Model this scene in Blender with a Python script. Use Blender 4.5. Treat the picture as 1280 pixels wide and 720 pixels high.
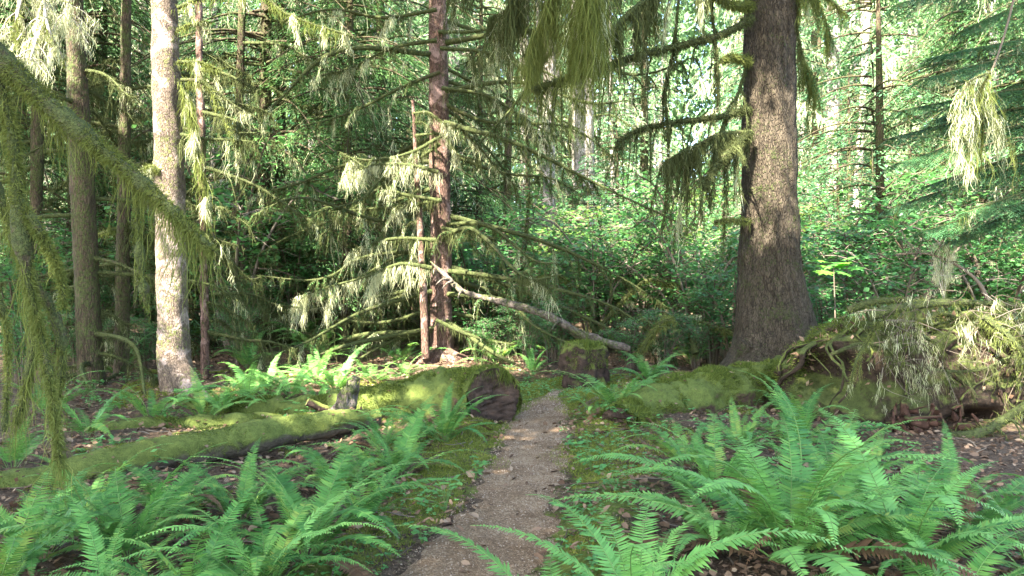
import bpy, math
import numpy as np
from mathutils import Vector

for o in list(bpy.data.objects):
    bpy.data.objects.remove(o)
SC = bpy.context.scene
COL = SC.collection
R = math.radians
rng = np.random.default_rng(7)

# ------------------------------------------------------------------ camera, sky, sun, exposure
FPX, HY, CZ = 960.0, 350.0, 1.6
cam_d = bpy.data.cameras.new('camera')
cam = bpy.data.objects.new('camera', cam_d)
COL.objects.link(cam)
cam.location = (0, 0, CZ)
cam.rotation_euler = (R(90), 0, 0)
cam_d.sensor_width = 36.0
cam_d.lens = 36.0 * FPX / 1280.0
cam_d.shift_y = -(360.0 - HY) / 1280.0
cam_d.clip_start = 0.05
cam_d.clip_end = 2000.0
SC.camera = cam

SUN = np.array([-0.40, -0.55, 0.76]); SUN /= np.linalg.norm(SUN)     # towards the sun
SUN_EL = math.asin(SUN[2]); SUN_AZ = math.atan2(SUN[0], SUN[1])
w = bpy.data.worlds.new('World'); SC.world = w; w.use_nodes = True
nt = w.node_tree; nt.nodes.clear()
sky = nt.nodes.new('ShaderNodeTexSky'); sky.sky_type = 'NISHITA'; sky.sun_disc = False
sky.sun_elevation = SUN_EL; sky.sun_rotation = SUN_AZ
sky.air_density = 1.0; sky.dust_density = 1.5; sky.ozone_density = 1.0
bg = nt.nodes.new('ShaderNodeBackground'); bg.inputs['Strength'].default_value = 0.11
wo = nt.nodes.new('ShaderNodeOutputWorld')
nt.links.new(sky.outputs[0], bg.inputs[0]); nt.links.new(bg.outputs[0], wo.inputs[0])
sun_d = bpy.data.lights.new('sun', 'SUN'); sun_d.energy = 5.0; sun_d.angle = R(0.53); sun_d.color = (1.0, 0.955, 0.88)
sun_o = bpy.data.objects.new('sun', sun_d); COL.objects.link(sun_o)
sun_o.location = tuple(SUN * 60)
sun_o.rotation_euler = Vector(tuple(SUN)).to_track_quat('Z', 'Y').to_euler()
SC.view_settings.view_transform = 'Standard'; SC.view_settings.look = 'None'
SC.view_settings.exposure = 4.02; SC.view_settings.gamma = 1.0; SC.view_settings.use_curve_mapping = False
SC.view_settings.use_white_balance = True; SC.view_settings.white_balance_temperature = 6650; SC.view_settings.white_balance_tint = 10
SC.render.engine = 'CYCLES'
cy = SC.cycles
cy.max_bounces = 6; cy.diffuse_bounces = 3; cy.glossy_bounces = 2; cy.transmission_bounces = 4; cy.transparent_max_bounces = 4
cy.caustics_reflective = False; cy.caustics_refractive = False
cy.use_denoising = True; cy.denoiser = 'OPENIMAGEDENOISE'; cy.denoising_input_passes = 'RGB_ALBEDO_NORMAL'; cy.denoising_prefilter = 'ACCURATE'
cy.sample_clamp_indirect = 6.0

# ------------------------------------------------------------------ small helpers
def PX(px, py, d):
    """the point seen at photo pixel (px,py), d metres in front of the camera"""
    return np.array([(px - 640.0) / FPX * d, d, CZ - (py - HY) / FPX * d])

def sines(p, scale, seed, octs=3):
    p = np.asarray(p, float)
    r = np.random.default_rng(seed)
    out = np.zeros(p.shape[0]); a = 1.0; tot = 0
    for o in range(octs):
        for k in range(4):
            d = r.normal(size=3); d /= np.linalg.norm(d)
            out += a * np.sin(p @ d * scale * (2 ** o) * r.uniform(.7, 1.4) + r.uniform(0, 6.28))
        tot += a * 2; a *= .5
    return out / tot

PATH = np.array([[-.75, 0.0], [-.52, 2.6], [-.27, 4.1], [-.02, 5.4], [.10, 6.3], [.20, 7.5], [.29, 8.9], [.44, 10.2], [.75, 11.4], [1.3, 12.4]])
_pt = np.linspace(0, 12.6, 400)
def path_x(y):
    return np.interp(y, PATH[:, 1], PATH[:, 0])
_ys = np.linspace(-1, 13, 300); _xs = path_x(_ys)
_k = np.ones(25) / 25
_xs = np.convolve(np.pad(_xs, 12, mode='edge'), _k, mode='valid')
def path_cx(y):
    return np.interp(y, _ys, _xs)
def path_half(y):
    y = np.asarray(y, float)
    return np.interp(y, [0, 4, 6, 8, 9.2, 10.0, 10.5], [.44, .41, .35, .36, .36, .27, .08])

def ground_h(x, y):
    x = np.atleast_1d(np.asarray(x, float)); y = np.atleast_1d(np.asarray(y, float))
    p = np.stack([x, y, np.zeros_like(x)], 1)
    h = .07 * sines(p, 1.1, 11, 3) + .03 * sines(p, 4.5, 12, 3)
    far = np.clip((y - 14) / 20, 0, 1)
    h = h * (1 + 2.5 * far) + far * .35
    d = np.abs(x - path_cx(y)) - path_half(y)
    inp = np.clip(1 - d / .35, 0, 1) * np.clip((11.6 - y) / 1.2, 0, 1)
    inp = inp * inp * (3 - 2 * inp)
    bank = np.exp(-((d - .38) / .25) ** 2) * np.clip((12 - y) / 2, 0, 1)
    h = h * (1 - inp) + (-.03 + .012 * sines(p, 6, 14, 2)) * inp + .09 * bank * (0.6 + .5 * sines(p, 2.3, 15, 2))
    # rotten mound on the right, low rise under the logs on the left
    h += .04 * np.exp(-(((x + 3.0) / 1.4) ** 2 + ((y - 9.9) / .6) ** 2))
    h += .10 * np.exp(-(((x - 1.75) / .9) ** 2 + ((y - 8.8) / 1.6) ** 2))
    return h

def GH(x, y): return float(ground_h(x, y)[0])

def GP(px, py):
    """the ground point seen at photo pixel (px,py)"""
    d = FPX * CZ / max(py - HY, 5)
    for _ in range(6):
        x = (px - 640) / FPX * d
        d = FPX * (CZ - GH(x, d)) / max(py - HY, 5)
    x = (px - 640) / FPX * d
    return np.array([x, d, GH(x, d)])

class MB:
    def __init__(s): s.v = []; s.f = []; s.n = 0
    def add(s, v, f):
        v = np.asarray(v, float).reshape(-1, 3); f = np.asarray(f, int)
        s.v.append(v); s.f.append(f + s.n); s.n += len(v)
    def mesh(s, name, base=None):
        me = bpy.data.meshes.new(name)
        if not s.v: return me
        v = np.concatenate(s.v)
        if base is not None: v = v - np.asarray(base, float)
        loops = np.concatenate([f.ravel() for f in s.f])
        tot = np.concatenate([np.full(len(f), f.shape[1]) for f in s.f])
        me.vertices.add(len(v)); me.vertices.foreach_set('co', v.astype(np.float32).ravel())
        me.loops.add(len(loops)); me.loops.foreach_set('vertex_index', loops.astype(np.int32))
        me.polygons.add(len(tot))
        st = np.concatenate([[0], np.cumsum(tot)[:-1]])
        me.polygons.foreach_set('loop_start', st.astype(np.int32))
        me.polygons.foreach_set('loop_total', tot.astype(np.int32))
        me.update(calc_edges=True)
        return me
    def build(s, name, mat, parent=None, base=None, smooth=False, loc=None):
        me = s.mesh(name, base)
        me.materials.append(mat)
        if smooth:
            me.polygons.foreach_set('use_smooth', np.ones(len(me.polygons), bool))
        return link(name, me, parent, loc)

def link(name, me, parent=None, loc=None):
    o = bpy.data.objects.new(name, me); COL.objects.link(o)
    if parent is not None: o.parent = parent
    if loc is not None: o.location = tuple(loc)
    return o

def tag(o, label=None, cat=None, group=None, kind=None):
    if label: o['label'] = label
    if cat: o['category'] = cat
    if group: o['group'] = group
    if kind: o['kind'] = kind
    return o

def empty(name, loc, label, cat, group=None, rz=0.0):
    o = bpy.data.objects.new(name, None); COL.objects.link(o)
    o.location = tuple(float(a) for a in loc); o.rotation_euler = (0, 0, rz)
    o.empty_display_size = .2
    return tag(o, label, cat, group)

def copy_tree(o, parent=None):
    c = o.copy(); COL.objects.link(c); c.parent = parent
    for ch in list(o.children): copy_tree(ch, c)
    return c

def unit(a):
    a = np.asarray(a, float); n = np.linalg.norm(a, axis=-1, keepdims=True); n[n < 1e-9] = 1
    return a / n

def spline(pts, n):
    """Catmull-Rom through pts, n samples"""
    p = np.asarray(pts, float)
    if len(p) == 2: 
        t = np.linspace(0, 1, n)[:, None]; return p[0] * (1 - t) + p[1] * t
    q = np.vstack([2 * p[0] - p[1], p, 2 * p[-1] - p[-2]])
    u = np.linspace(0, len(p) - 1 - 1e-6, n); i = u.astype(int); t = (u - i)[:, None]
    a, b, c, d = q[i], q[i + 1], q[i + 2], q[i + 3]
    return .5 * ((2 * b) + (-a + c) * t + (2 * a - 5 * b + 4 * c - d) * t ** 2 + (-a + 3 * b - 3 * c + d) * t ** 3)

def frames(p):
    t = unit(np.gradient(p, axis=0))
    ref = np.array([0, 0, 1.0]) if abs(t[:, 2]).mean() < .8 else np.array([0, 1.0, 0])
    n = unit(ref - (t @ ref)[:, None] * t); b = np.cross(t, n)
    return t, n, b

def tube(mb, p, r, n=8, disp=None, cap=True):
    """skin a tube round the points p with radii r; disp(points, angle) gives relative radius offsets"""
    p = np.asarray(p, float); m = len(p); r = np.broadcast_to(np.asarray(r, float), (m,))
    t, nn, b = frames(p)
    a = np.linspace(0, 2 * math.pi, n, endpoint=False)
    d = nn[:, None, :] * np.cos(a)[None, :, None] + b[:, None, :] * np.sin(a)[None, :, None]
    v = p[:, None, :] + d * r[:, None, None]
    if disp is not None:
        k = disp(v.reshape(-1, 3), np.tile(a, m), np.repeat(np.linspace(0, 1, m), n)).reshape(m, n)
        v = v + d * k[:, :, None]
    i = np.arange(m - 1)[:, None] * n; j = np.arange(n)[None, :]; j2 = (j + 1) % n
    f = np.stack([i + j, i + j2, i + n + j2, i + n + j], -1).reshape(-1, 4)
    mb.add(v.reshape(-1, 3), f)
    if cap and n >= 3:
        for row in (0, m - 1):
            c = v[row].mean(0); ring = np.arange(n)
            vv = np.vstack([v[row], c[None]])
            g = np.stack([ring, (ring + 1) % n, np.full(n, n)], 1)
            mb.add(vv, g if row else g[:, ::-1])
    return v

def kites(mb, c, d, nrm, L, W, mid=.45):
    """one kite-shaped leaf per row: base c, direction d, normal nrm"""
    c = np.asarray(c, float); N = len(c)
    if N == 0: return
    d = unit(d); s = unit(np.cross(d, nrm))
    L = np.broadcast_to(L, (N,))[:, None]; W = np.broadcast_to(W, (N,))[:, None]
    v = np.stack([c, c + d * L * mid + s * W * .5, c + d * L, c + d * L * mid - s * W * .5], 1)
    f = (np.arange(N) * 4)[:, None] + np.arange(4)[None]
    mb.add(v.reshape(-1, 3), f)

def strands(mb, c, L, W, r, segs=3, wander=.12, lean=None, wig=None):
    """limp hanging threads: tapered ribbons that fall from c; wig (N, segs, 3) bends neighbours alike"""
    c = np.asarray(c, float); N = len(c)
    if N == 0: return
    L = np.broadcast_to(L, (N,)); W = np.broadcast_to(W, (N,))
    a = r.uniform(0, math.pi, N); side = np.stack([np.cos(a), np.sin(a), np.zeros(N)], 1)
    rows = []; p = c.copy()
    hd = r.normal(size=(N, 3)) * wander; hd[:, 2] = 0
    for k in range(segs):
        wk = W * (1 - .75 * k / segs) * (.7 if k == 0 else 1)
        rows += [p - side * (wk * .5)[:, None], p + side * (wk * .5)[:, None]]
        hd = hd * .4 + r.normal(size=(N, 3)) * wander * .9; hd[:, 2] = 0
        st = np.array([0, 0, -1.0]) + hd
        if wig is not None: st = st + wig[:, k]
        p = p + st * (L / segs)[:, None]
    rows.append(p)
    v = np.stack(rows, 1); Mv = 2 * segs + 1
    b = (np.arange(N) * Mv)[:, None]
    q = [b + np.array([2 * k, 2 * k + 1, 2 * k + 3, 2 * k + 2])[None] for k in range(segs - 1)]
    mb.add(v.reshape(-1, 3), np.concatenate(q))
    mb.f.append((mb.n - N * Mv) + b + np.array([2 * segs - 2, 2 * segs - 1, 2 * segs])[None])

def blades(mb, c, d, L, W, r):
    """single pointed blades (moss tufts)"""
    c = np.asarray(c, float); N = len(c)
    d = unit(d); s = unit(np.cross(d, r.normal(size=(N, 3))))
    L = np.broadcast_to(L, (N,))[:, None]; W = np.broadcast_to(W, (N,))[:, None]
    v = np.stack([c - s * W * .5, c + s * W * .5, c + d * L], 1)
    mb.add(v.reshape(-1, 3), np.arange(N * 3).reshape(N, 3))

# ------------------------------------------------------------------ materials
def newmat(name):
    m = bpy.data.materials.new(name); m.use_nodes = True
    t = m.node_tree; t.nodes.clear()
    out = t.nodes.new('ShaderNodeOutputMaterial')
    return m, t, out

def rgb(c): return (c[0], c[1], c[2], 1.0)

def ramp(t, fac, stops):
    n = t.nodes.new('ShaderNodeValToRGB')
    e = n.color_ramp.elements
    while len(e) < len(stops): e.new(.5)
    for k, (p, c) in enumerate(stops):
        e[k].position = p; e[k].color = rgb(c)
    t.links.new(fac, n.inputs[0]); return n.outputs[0]

def noise(t, vec, scale, detail=4, rough=.6, dist=0.0):
    n = t.nodes.new('ShaderNodeTexNoise'); n.inputs['Scale'].default_value = scale
    n.inputs['Detail'].default_value = detail; n.inputs['Roughness'].default_value = rough
    n.inputs['Distortion'].default_value = dist
    t.links.new(vec, n.inputs['Vector']); return n.outputs['Fac']

def mix(t, fac, a, b):
    n = t.nodes.new('ShaderNodeMix'); n.data_type = 'RGBA'
    for sock, val in ((n.inputs[0], fac), (n.inputs[6], a), (n.inputs[7], b)):
        if isinstance(val, (int, float)): sock.default_value = val
        elif isinstance(val, tuple): sock.default_value = rgb(val)
        else: t.links.new(val, sock)
    return n.outputs[2]

def math_n(t, op, a, b=0.0, clamp=False):
    n = t.nodes.new('ShaderNodeMath'); n.operation = op; n.use_clamp = clamp
    for s, v in ((n.inputs[0], a), (n.inputs[1], b)):
        if isinstance(v, (int, float)): s.default_value = v
        else: t.links.new(v, s)
    return n.outputs[0]

def coords(t, scale=(1, 1, 1), kind='Object'):
    tc = t.nodes.new('ShaderNodeTexCoord'); mp = t.nodes.new('ShaderNodeMapping')
    mp.inputs['Scale'].default_value = scale
    t.links.new(tc.outputs[kind], mp.inputs['Vector']); return mp.outputs[0]

def bump(t, h, strength, dist):
    b = t.nodes.new('ShaderNodeBump'); b.inputs['Strength'].default_value = strength; b.inputs['Distance'].default_value = dist
    t.links.new(h, b.inputs['Height']); return b.outputs[0]

def leaf_mat(name, cols, trans=.35, rough=.5, spec=.35, objvar=.25, tcol=None):
    """thin leaf: per-leaf and per-plant colour variation, some light passes through"""
    m, t, out = newmat(name)
    g = t.nodes.new('ShaderNodeNewGeometry'); oi = t.nodes.new('ShaderNodeObjectInfo')
    f = math_n(t, 'ADD', math_n(t, 'MULTIPLY', g.outputs['Random Per Island'], 1 - objvar), math_n(t, 'MULTIPLY', oi.outputs['Random'], objvar))
    n = len(cols)
    c = ramp(t, f, [(k / (n - 1), cols[k]) for k in range(n)])
    p = t.nodes.new('ShaderNodeBsdfPrincipled')
    p.inputs['Roughness'].default_value = rough; p.inputs['Specular IOR Level'].default_value = spec
    t.links.new(c, p.inputs['Base Color'])
    if trans > 0:
        tr = t.nodes.new('ShaderNodeBsdfTranslucent')
        hs = t.nodes.new('ShaderNodeHueSaturation'); hs.inputs['Value'].default_value = 1.5
        hs.inputs['Hue'].default_value = .485; hs.inputs['Saturation'].default_value = 1.05
        t.links.new(c, hs.inputs['Color']); t.links.new(hs.outputs[0], tr.inputs[0])
        ms = t.nodes.new('ShaderNodeMixShader'); ms.inputs[0].default_value = trans
        t.links.new(p.outputs[0], ms.inputs[1]); t.links.new(tr.outputs[0], ms.inputs[2])
        t.links.new(ms.outputs[0], out.inputs[0])
    else:
        t.links.new(p.outputs[0], out.inputs[0])
    return m

def bark_mat(name, dark, light, scale=9.0, stretch=.22, moss=.3, mosscol=((.026, .034, .010), (.060, .070, .020)), bumpd=.02, patches=None, plate=True):
    m, t, out = newmat(name)
    v = coords(t, (scale, scale, scale * stretch))
    n1 = noise(t, v, 1.0, 8, .65, .6)
    vo = t.nodes.new('ShaderNodeTexVoronoi'); vo.feature = 'DISTANCE_TO_EDGE'
    vo.inputs['Scale'].default_value = 2.2; t.links.new(v, vo.inputs['Vector'])
    crack = ramp(t, vo.outputs['Distance'], [(0, (0, 0, 0)), (.16, (1, 1, 1))])
    base = ramp(t, n1, [(.36, dark), (.5, tuple((a + b) / 2 for a, b in zip(dark, light))), (.64, light)])
    cr = mix(t, .65 if plate else .0, base, mix(t, crack, tuple(a * .35 for a in dark), base))
    v2 = coords(t)
    if patches:
        pf = ramp(t, noise(t, v2, 3.0, 5, .65, .8), [(.52, (0, 0, 0)), (.60, (1, 1, 1))])
        cr = mix(t, math_n(t, 'MULTIPLY', pf, .8), cr, patches)
    mc = ramp(t, noise(t, v2, 40, 3), [(.3, mosscol[0]), (.7, mosscol[1])])
    mf = math_n(t, 'SUBTRACT', math_n(t, 'ADD', noise(t, v2, 2.2, 6, .7, .5), noise(t, v2, 26, 3, .6)), 1.22 - moss * .8)
    mf = math_n(t, 'MULTIPLY', mf, 5.0, True)
    c = mix(t, mf, cr, mc)
    p = t.nodes.new('ShaderNodeBsdfPrincipled'); p.inputs['Roughness'].default_value = .92
    p.inputs['Specular IOR Level'].default_value = .15
    t.links.new(c, p.inputs['Base Color'])
    h = math_n(t, 'ADD', math_n(t, 'MULTIPLY', crack, .6), n1)
    h = math_n(t, 'ADD', h, math_n(t, 'MULTIPLY', mf, .5))
    t.links.new(bump(t, h, .9, bumpd), p.inputs['Normal'])
    t.links.new(p.outputs[0], out.inputs[0])
    return m

def mossy_wood_mat(name, wood_d, wood_l, moss_d, moss_l, cover=.6, up=True):
    """rotten wood with moss over its upper side"""
    m, t, out = newmat(name)
    v = coords(t)
    wn = noise(t, coords(t, (5, 14, 14)), 1.0, 7, .65, .4)
    wc = ramp(t, wn, [(.3, wood_d), (.7, wood_l)])
    mn = noise(t, v, 14, 6, .7); mn2 = noise(t, v, 90, 3, .6)
    mc = ramp(t, math_n(t, 'ADD', math_n(t, 'MULTIPLY', mn, .6), math_n(t, 'MULTIPLY', mn2, .4)), [(.34, moss_d), (.5, tuple((a + b) / 2 for a, b in zip(moss_d, moss_l))), (.66, moss_l)])
    g = t.nodes.new('ShaderNodeNewGeometry'); sx = t.nodes.new('ShaderNodeSeparateXYZ')
    t.links.new(g.outputs['Normal'], sx.inputs[0])
    f = math_n(t, 'ADD', math_n(t, 'MULTIPLY', sx.outputs[2], .55 if up else 0.0), math_n(t, 'SUBTRACT', noise(t, v, 4.5, 7, .7, .4), .5))
    f = math_n(t, 'MULTIPLY', math_n(t, 'ADD', f, cover - .45), 6.0, True)
    c = mix(t, f, wc, mc)
    p = t.nodes.new('ShaderNodeBsdfPrincipled'); p.inputs['Roughness'].default_value = .95
    p.inputs['Specular IOR Level'].default_value = .1
    t.links.new(c, p.inputs['Base Color'])
    h = math_n(t, 'ADD', math_n(t, 'ADD', mn, math_n(t, 'MULTIPLY', mn2, .5)), math_n(t, 'MULTIPLY', f, .6))
    t.links.new(bump(t, h, 1.0, .03), p.inputs['Normal'])
    t.links.new(p.outputs[0], out.inputs[0])
    return m

M = {}
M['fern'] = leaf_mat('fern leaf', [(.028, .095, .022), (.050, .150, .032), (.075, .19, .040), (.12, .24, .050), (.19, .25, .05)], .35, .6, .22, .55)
M['fern_pale'] = leaf_mat('pale fern leaf', [(.085, .21, .05), (.12, .28, .065), (.17, .34, .08)], .35, .55, .25, .5)  # paler fern copy; on the glade ferns sunlight is put into the colour
M['fern_dead'] = leaf_mat('withered fern leaf', [(.07, .040, .022), (.11, .065, .035), (.16, .10, .055)], .2, .7, .1, .4)
M['stipe'] = leaf_mat('fern stalk', [(.06, .13, .03), (.10, .17, .04)], 0, .6, .2)
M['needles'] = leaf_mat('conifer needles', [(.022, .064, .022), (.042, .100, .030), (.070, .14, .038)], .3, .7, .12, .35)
M['needles_blue'] = leaf_mat('hemlock needles', [(.026, .080, .034), (.045, .12, .046), (.08, .17, .058)], .3, .5, .3, .3)
M['maple'] = leaf_mat('vine maple leaf', [(.026, .090, .028), (.046, .145, .040), (.080, .19, .052)], .45, .45, .35, .45)
M['maple_yellow'] = leaf_mat('yellowing leaf', [(.06, .14, .03), (.11, .20, .045), (.18, .24, .06)], .45, .5, .3, .4)
M['bright_leaf'] = leaf_mat('large bright leaf', [(.07, .22, .04), (.11, .30, .05)], .5, .45, .35, .3)
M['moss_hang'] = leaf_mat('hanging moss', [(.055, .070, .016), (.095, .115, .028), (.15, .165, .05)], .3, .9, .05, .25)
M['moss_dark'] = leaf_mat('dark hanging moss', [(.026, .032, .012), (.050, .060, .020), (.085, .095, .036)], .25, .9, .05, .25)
M['lichen'] = leaf_mat('pale beard lichen', [(.24, .25, .13), (.38, .39, .22), (.50, .50, .33)], .35, .9, .05, .25)
M['moss_tuft'] = leaf_mat('short moss', [(.032, .050, .010), (.068, .092, .018), (.125, .15, .030)], .25, .9, .05, .1)
M['moss_ground'] = leaf_mat('ground moss', [(.055, .075, .014), (.115, .14, .024), (.20, .21, .045)], .25, .9, .05, .1)
M['needles_far'] = leaf_mat('far needles painted sunlit', [(.045, .095, .045), (.080, .15, .065), (.12, .20, .075)], .35, .6, .2, .5)  # paler copy of the needles, bright hazy distance put into the colour
M['clover'] = leaf_mat('wood sorrel leaf', [(.04, .14, .035), (.07, .20, .05), (.11, .26, .06)], .35, .5, .3, .1)
M['litter'] = leaf_mat('dead leaf', [(.045, .026, .017), (.10, .060, .034), (.165, .105, .065), (.25, .18, .115)], .12, .8, .1, .1)
M['twig'] = leaf_mat('twig', [(.04, .028, .018), (.085, .066, .046), (.16, .135, .105)], 0, .9, .1, .1)
M['twig_pale'] = leaf_mat('bleached twig', [(.14, .12, .09), (.24, .21, .17), (.34, .31, .26)], 0, .9, .1, .1)
M['bark_spruce'] = bark_mat('spruce bark', (.026, .019, .011), (.084, .066, .043), 24, .22, .20, bumpd=.04)
M['bark_left'] = bark_mat('dapple-painted pale bark', (.060, .044, .031), (.165, .125, .092), 26, .35, .24, bumpd=.018, patches=(.27, .21, .18), mosscol=((.06, .07, .02), (.15, .16, .05)))  # mossy bark; pinkish patches put some sunlit dapple into the colour
M['bark_brown'] = bark_mat('brown bark', (.032, .023, .014), (.085, .060, .037), 14, .25, .36, bumpd=.015)
M['bark_red'] = bark_mat('red bark', (.055, .031, .021), (.155, .092, .068), 20, .22, .20, bumpd=.02, patches=(.26, .17, .14))
M['bark_grey'] = bark_mat('grey bark', (.10, .085, .065), (.30, .26, .215), 4, .3, .25, bumpd=.03, patches=(.40, .34, .29))
M['dead_wood'] = bark_mat('bleached dead wood', (.022, .016, .012), (.115, .092, .073), 12, .6, .30, bumpd=.01, plate=False)
M['branch'] = bark_mat('mossy branch', (.030, .024, .014), (.075, .06, .035), 20, 1.0, .62, bumpd=.01, mosscol=((.024, .030, .010), (.062, .074, .022)), plate=False)
M['log'] = mossy_wood_mat('mossy log', (.030, .018, .012), (.11, .07, .047), (.035, .048, .012), (.12, .145, .032), .58)
M['log_grey'] = mossy_wood_mat('mossy grey log', (.035, .028, .018), (.12, .10, .07), (.04, .054, .013), (.125, .15, .035), .64)
M['rot'] = mossy_wood_mat('rotten root mound', (.012, .009, .006), (.062, .042, .028), (.03, .038, .012), (.085, .10, .028), .36)
M['red_rot'] = mossy_wood_mat('crumbling red rot', (.022, .011, .007), (.085, .043, .027), (.05, .06, .015), (.12, .14, .04), .05)
M['stump'] = mossy_wood_mat('stump wood', (.011, .008, .006), (.065, .042, .030), (.04, .05, .013), (.13, .15, .034), .30)

M['cut_wood'] = mossy_wood_mat('rotten cut wood', (.010, .007, .005), (.075, .048, .033), (.03, .04, .012), (.09, .11, .028), .27, False)

def ground_material():
    m, t, out = newmat('forest floor')
    v = coords(t)
    at = t.nodes.new('ShaderNodeAttribute'); at.attribute_name = 'moss'
    big = noise(t, v, 1.6, 6, .7, .5); fine = noise(t, v, 35, 6, .75); mid = noise(t, v, 9, 5, .7)
    duff = ramp(t, math_n(t, 'ADD', math_n(t, 'MULTIPLY', fine, .6), math_n(t, 'MULTIPLY', mid, .4)), [(.34, (.022, .015, .009)), (.5, (.075, .050, .031)), (.66, (.20, .140, .090))])
    moss = ramp(t, math_n(t, 'ADD', math_n(t, 'MULTIPLY', fine, .5), math_n(t, 'MULTIPLY', mid, .5)), [(.33, (.032, .046, .010)), (.5, (.085, .11, .020)), (.67, (.17, .195, .040))])
    f = math_n(t, 'ADD', at.outputs['Fac'], math_n(t, 'MULTIPLY', math_n(t, 'SUBTRACT', big, .5), 1.7))
    f = math_n(t, 'ADD', f, math_n(t, 'MULTIPLY', math_n(t, 'SUBTRACT', mid, .5), .9))
    f = math_n(t, 'MULTIPLY', math_n(t, 'SUBTRACT', f, .50), 5.0, True)
    c = mix(t, f, duff, moss)
    p = t.nodes.new('ShaderNodeBsdfPrincipled'); p.inputs['Roughness'].default_value = .95
    p.inputs['Specular IOR Level'].default_value = .1
    t.links.new(c, p.inputs['Base Color'])
    t.links.new(bump(t, math_n(t, 'ADD', fine, mid), 1.0, .04), p.inputs['Normal'])
    t.links.new(p.outputs[0], out.inputs[0]); return m

def path_material():
    m, t, out = newmat('trodden gravel')
    v = coords(t)
    vo = t.nodes.new('ShaderNodeTexVoronoi'); vo.inputs['Scale'].default_value = 110; t.links.new(v, vo.inputs['Vector'])
    sp = t.nodes.new('ShaderNodeSeparateColor'); t.links.new(vo.outputs['Color'], sp.inputs[0])
    peb = ramp(t, sp.outputs[0], [(0, (.08, .050, .027)), (.45, (.19, .130, .076)), (.8, (.30, .220, .138)), (1, (.42, .34, .24))])
    n1 = noise(t, v, 30, 7, .75); n2 = noise(t, v, 2.5, 5, .6)
    soil = ramp(t, n1, [(.3, (.075, .044, .022)), (.7, (.29, .195, .115))])
    c = mix(t, .5, peb, soil)
    dk = ramp(t, n2, [(.35, (.62, .56, .5)), (.65, (1, 1, 1))])
    mm = t.nodes.new('ShaderNodeMix'); mm.data_type = 'RGBA'; mm.blend_type = 'MULTIPLY'; mm.inputs[0].default_value = 1
    t.links.new(c, mm.inputs[6]); t.links.new(dk, mm.inputs[7])
    p = t.nodes.new('ShaderNodeBsdfPrincipled'); p.inputs['Roughness'].default_value = .95; p.inputs['Specular IOR Level'].default_value = .12
    t.links.new(mm.outputs[2], p.inputs['Base Color'])
    h = math_n(t, 'SUBTRACT', n1, vo.outputs['Distance'])
    t.links.new(bump(t, h, .8, .012), p.inputs['Normal'])
    t.links.new(p.outputs[0], out.inputs[0]); return m

# ------------------------------------------------------------------ ground and path
def moss_mask(x, y):
    d = np.abs(x - path_cx(y)) - path_half(y)
    p = np.stack([x, y, np.zeros_like(x)], 1)
    m = .27 + .52 * np.exp(-((d - .28) / .40) ** 2) * (y < 12.5)
    m += .45 * np.exp(-(((x - .6) / 1.3) ** 2 + ((y - 11.3) / 1.3) ** 2))
    m += .3 * np.exp(-(((x + 2.2) / 2.2) ** 2 + ((y - 8.9) / 1.0) ** 2))
    m -= .45 * np.exp(-(((x - 3.4) / 1.3) ** 2 + ((y - 6.2) / 1.9) ** 2))
    m -= .3 * np.exp(-(((x + 2.3) / 1.4) ** 2 + ((y - 5.2) / 1.3) ** 2))
    return m

def build_ground():
    def axis(lo, hi, n, c, s):
        u = np.linspace(np.arcsinh((lo - c) / s), np.arcsinh((hi - c) / s), n)
        return c + s * np.sinh(u)
    xs = axis(-220, 220, 420, 0, 4.0); ys = axis(-40, 320, 460, 6, 4.0)
    X, Y = np.meshgrid(xs, ys); x = X.ravel(); y = Y.ravel()
    z = ground_h(x, y)
    n, mrow = len(xs), len(ys)
    i = np.arange(mrow - 1)[:, None] * n; j = np.arange(n - 1)[None]
    f = np.stack([i + j, i + j + 1, i + n + j + 1, i + n + j], -1).reshape(-1, 4)
    mb = MB(); mb.add(np.stack([x, y, z], 1), f)
    o = mb.build('ground', ground_material(), smooth=True)
    a = o.data.attributes.new('moss', 'FLOAT', 'POINT')
    a.data.foreach_set('value', moss_mask(x, y).astype(np.float32))
    tag(o, kind='structure')
    # path strip
    ys = np.linspace(-1.0, 10.45, 240); K = 17
    u = np.linspace(-1, 1, K)
    V = []
    for k, yy in enumerate(ys):
        cx = path_cx(yy); h = float(path_half(yy))
        el = h * (1 + .16 * math.sin(yy * 3.1) * .6 + .10 * math.sin(yy * 9.7 + 1)); er = h * (1 + .13 * math.sin(yy * 2.6 + 2) + .08 * math.sin(yy * 11.3))
        xx = cx + np.where(u < 0, u * el, u * er) + .018 * math.sin(yy * 23) * u
        V.append(np.stack([xx, np.full(K, yy), np.zeros(K)], 1))
    V = np.concatenate(V)
    edge = np.tile(np.abs(u), len(ys))
    V[:, 2] = ground_h(V[:, 0], V[:, 1]) + .012 - .018 * edge ** 4 + .006 * sines(V, 13, 17, 2)
    i = np.arange(len(ys) - 1)[:, None] * K; j = np.arange(K - 1)[None]
    f = np.stack([i + j, i + j + 1, i + K + j + 1, i + K + j], -1).reshape(-1, 4)
    mb = MB(); mb.add(V, f)
    tag(mb.build('path', path_material(), smooth=True), kind='structure')
build_ground()

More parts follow.
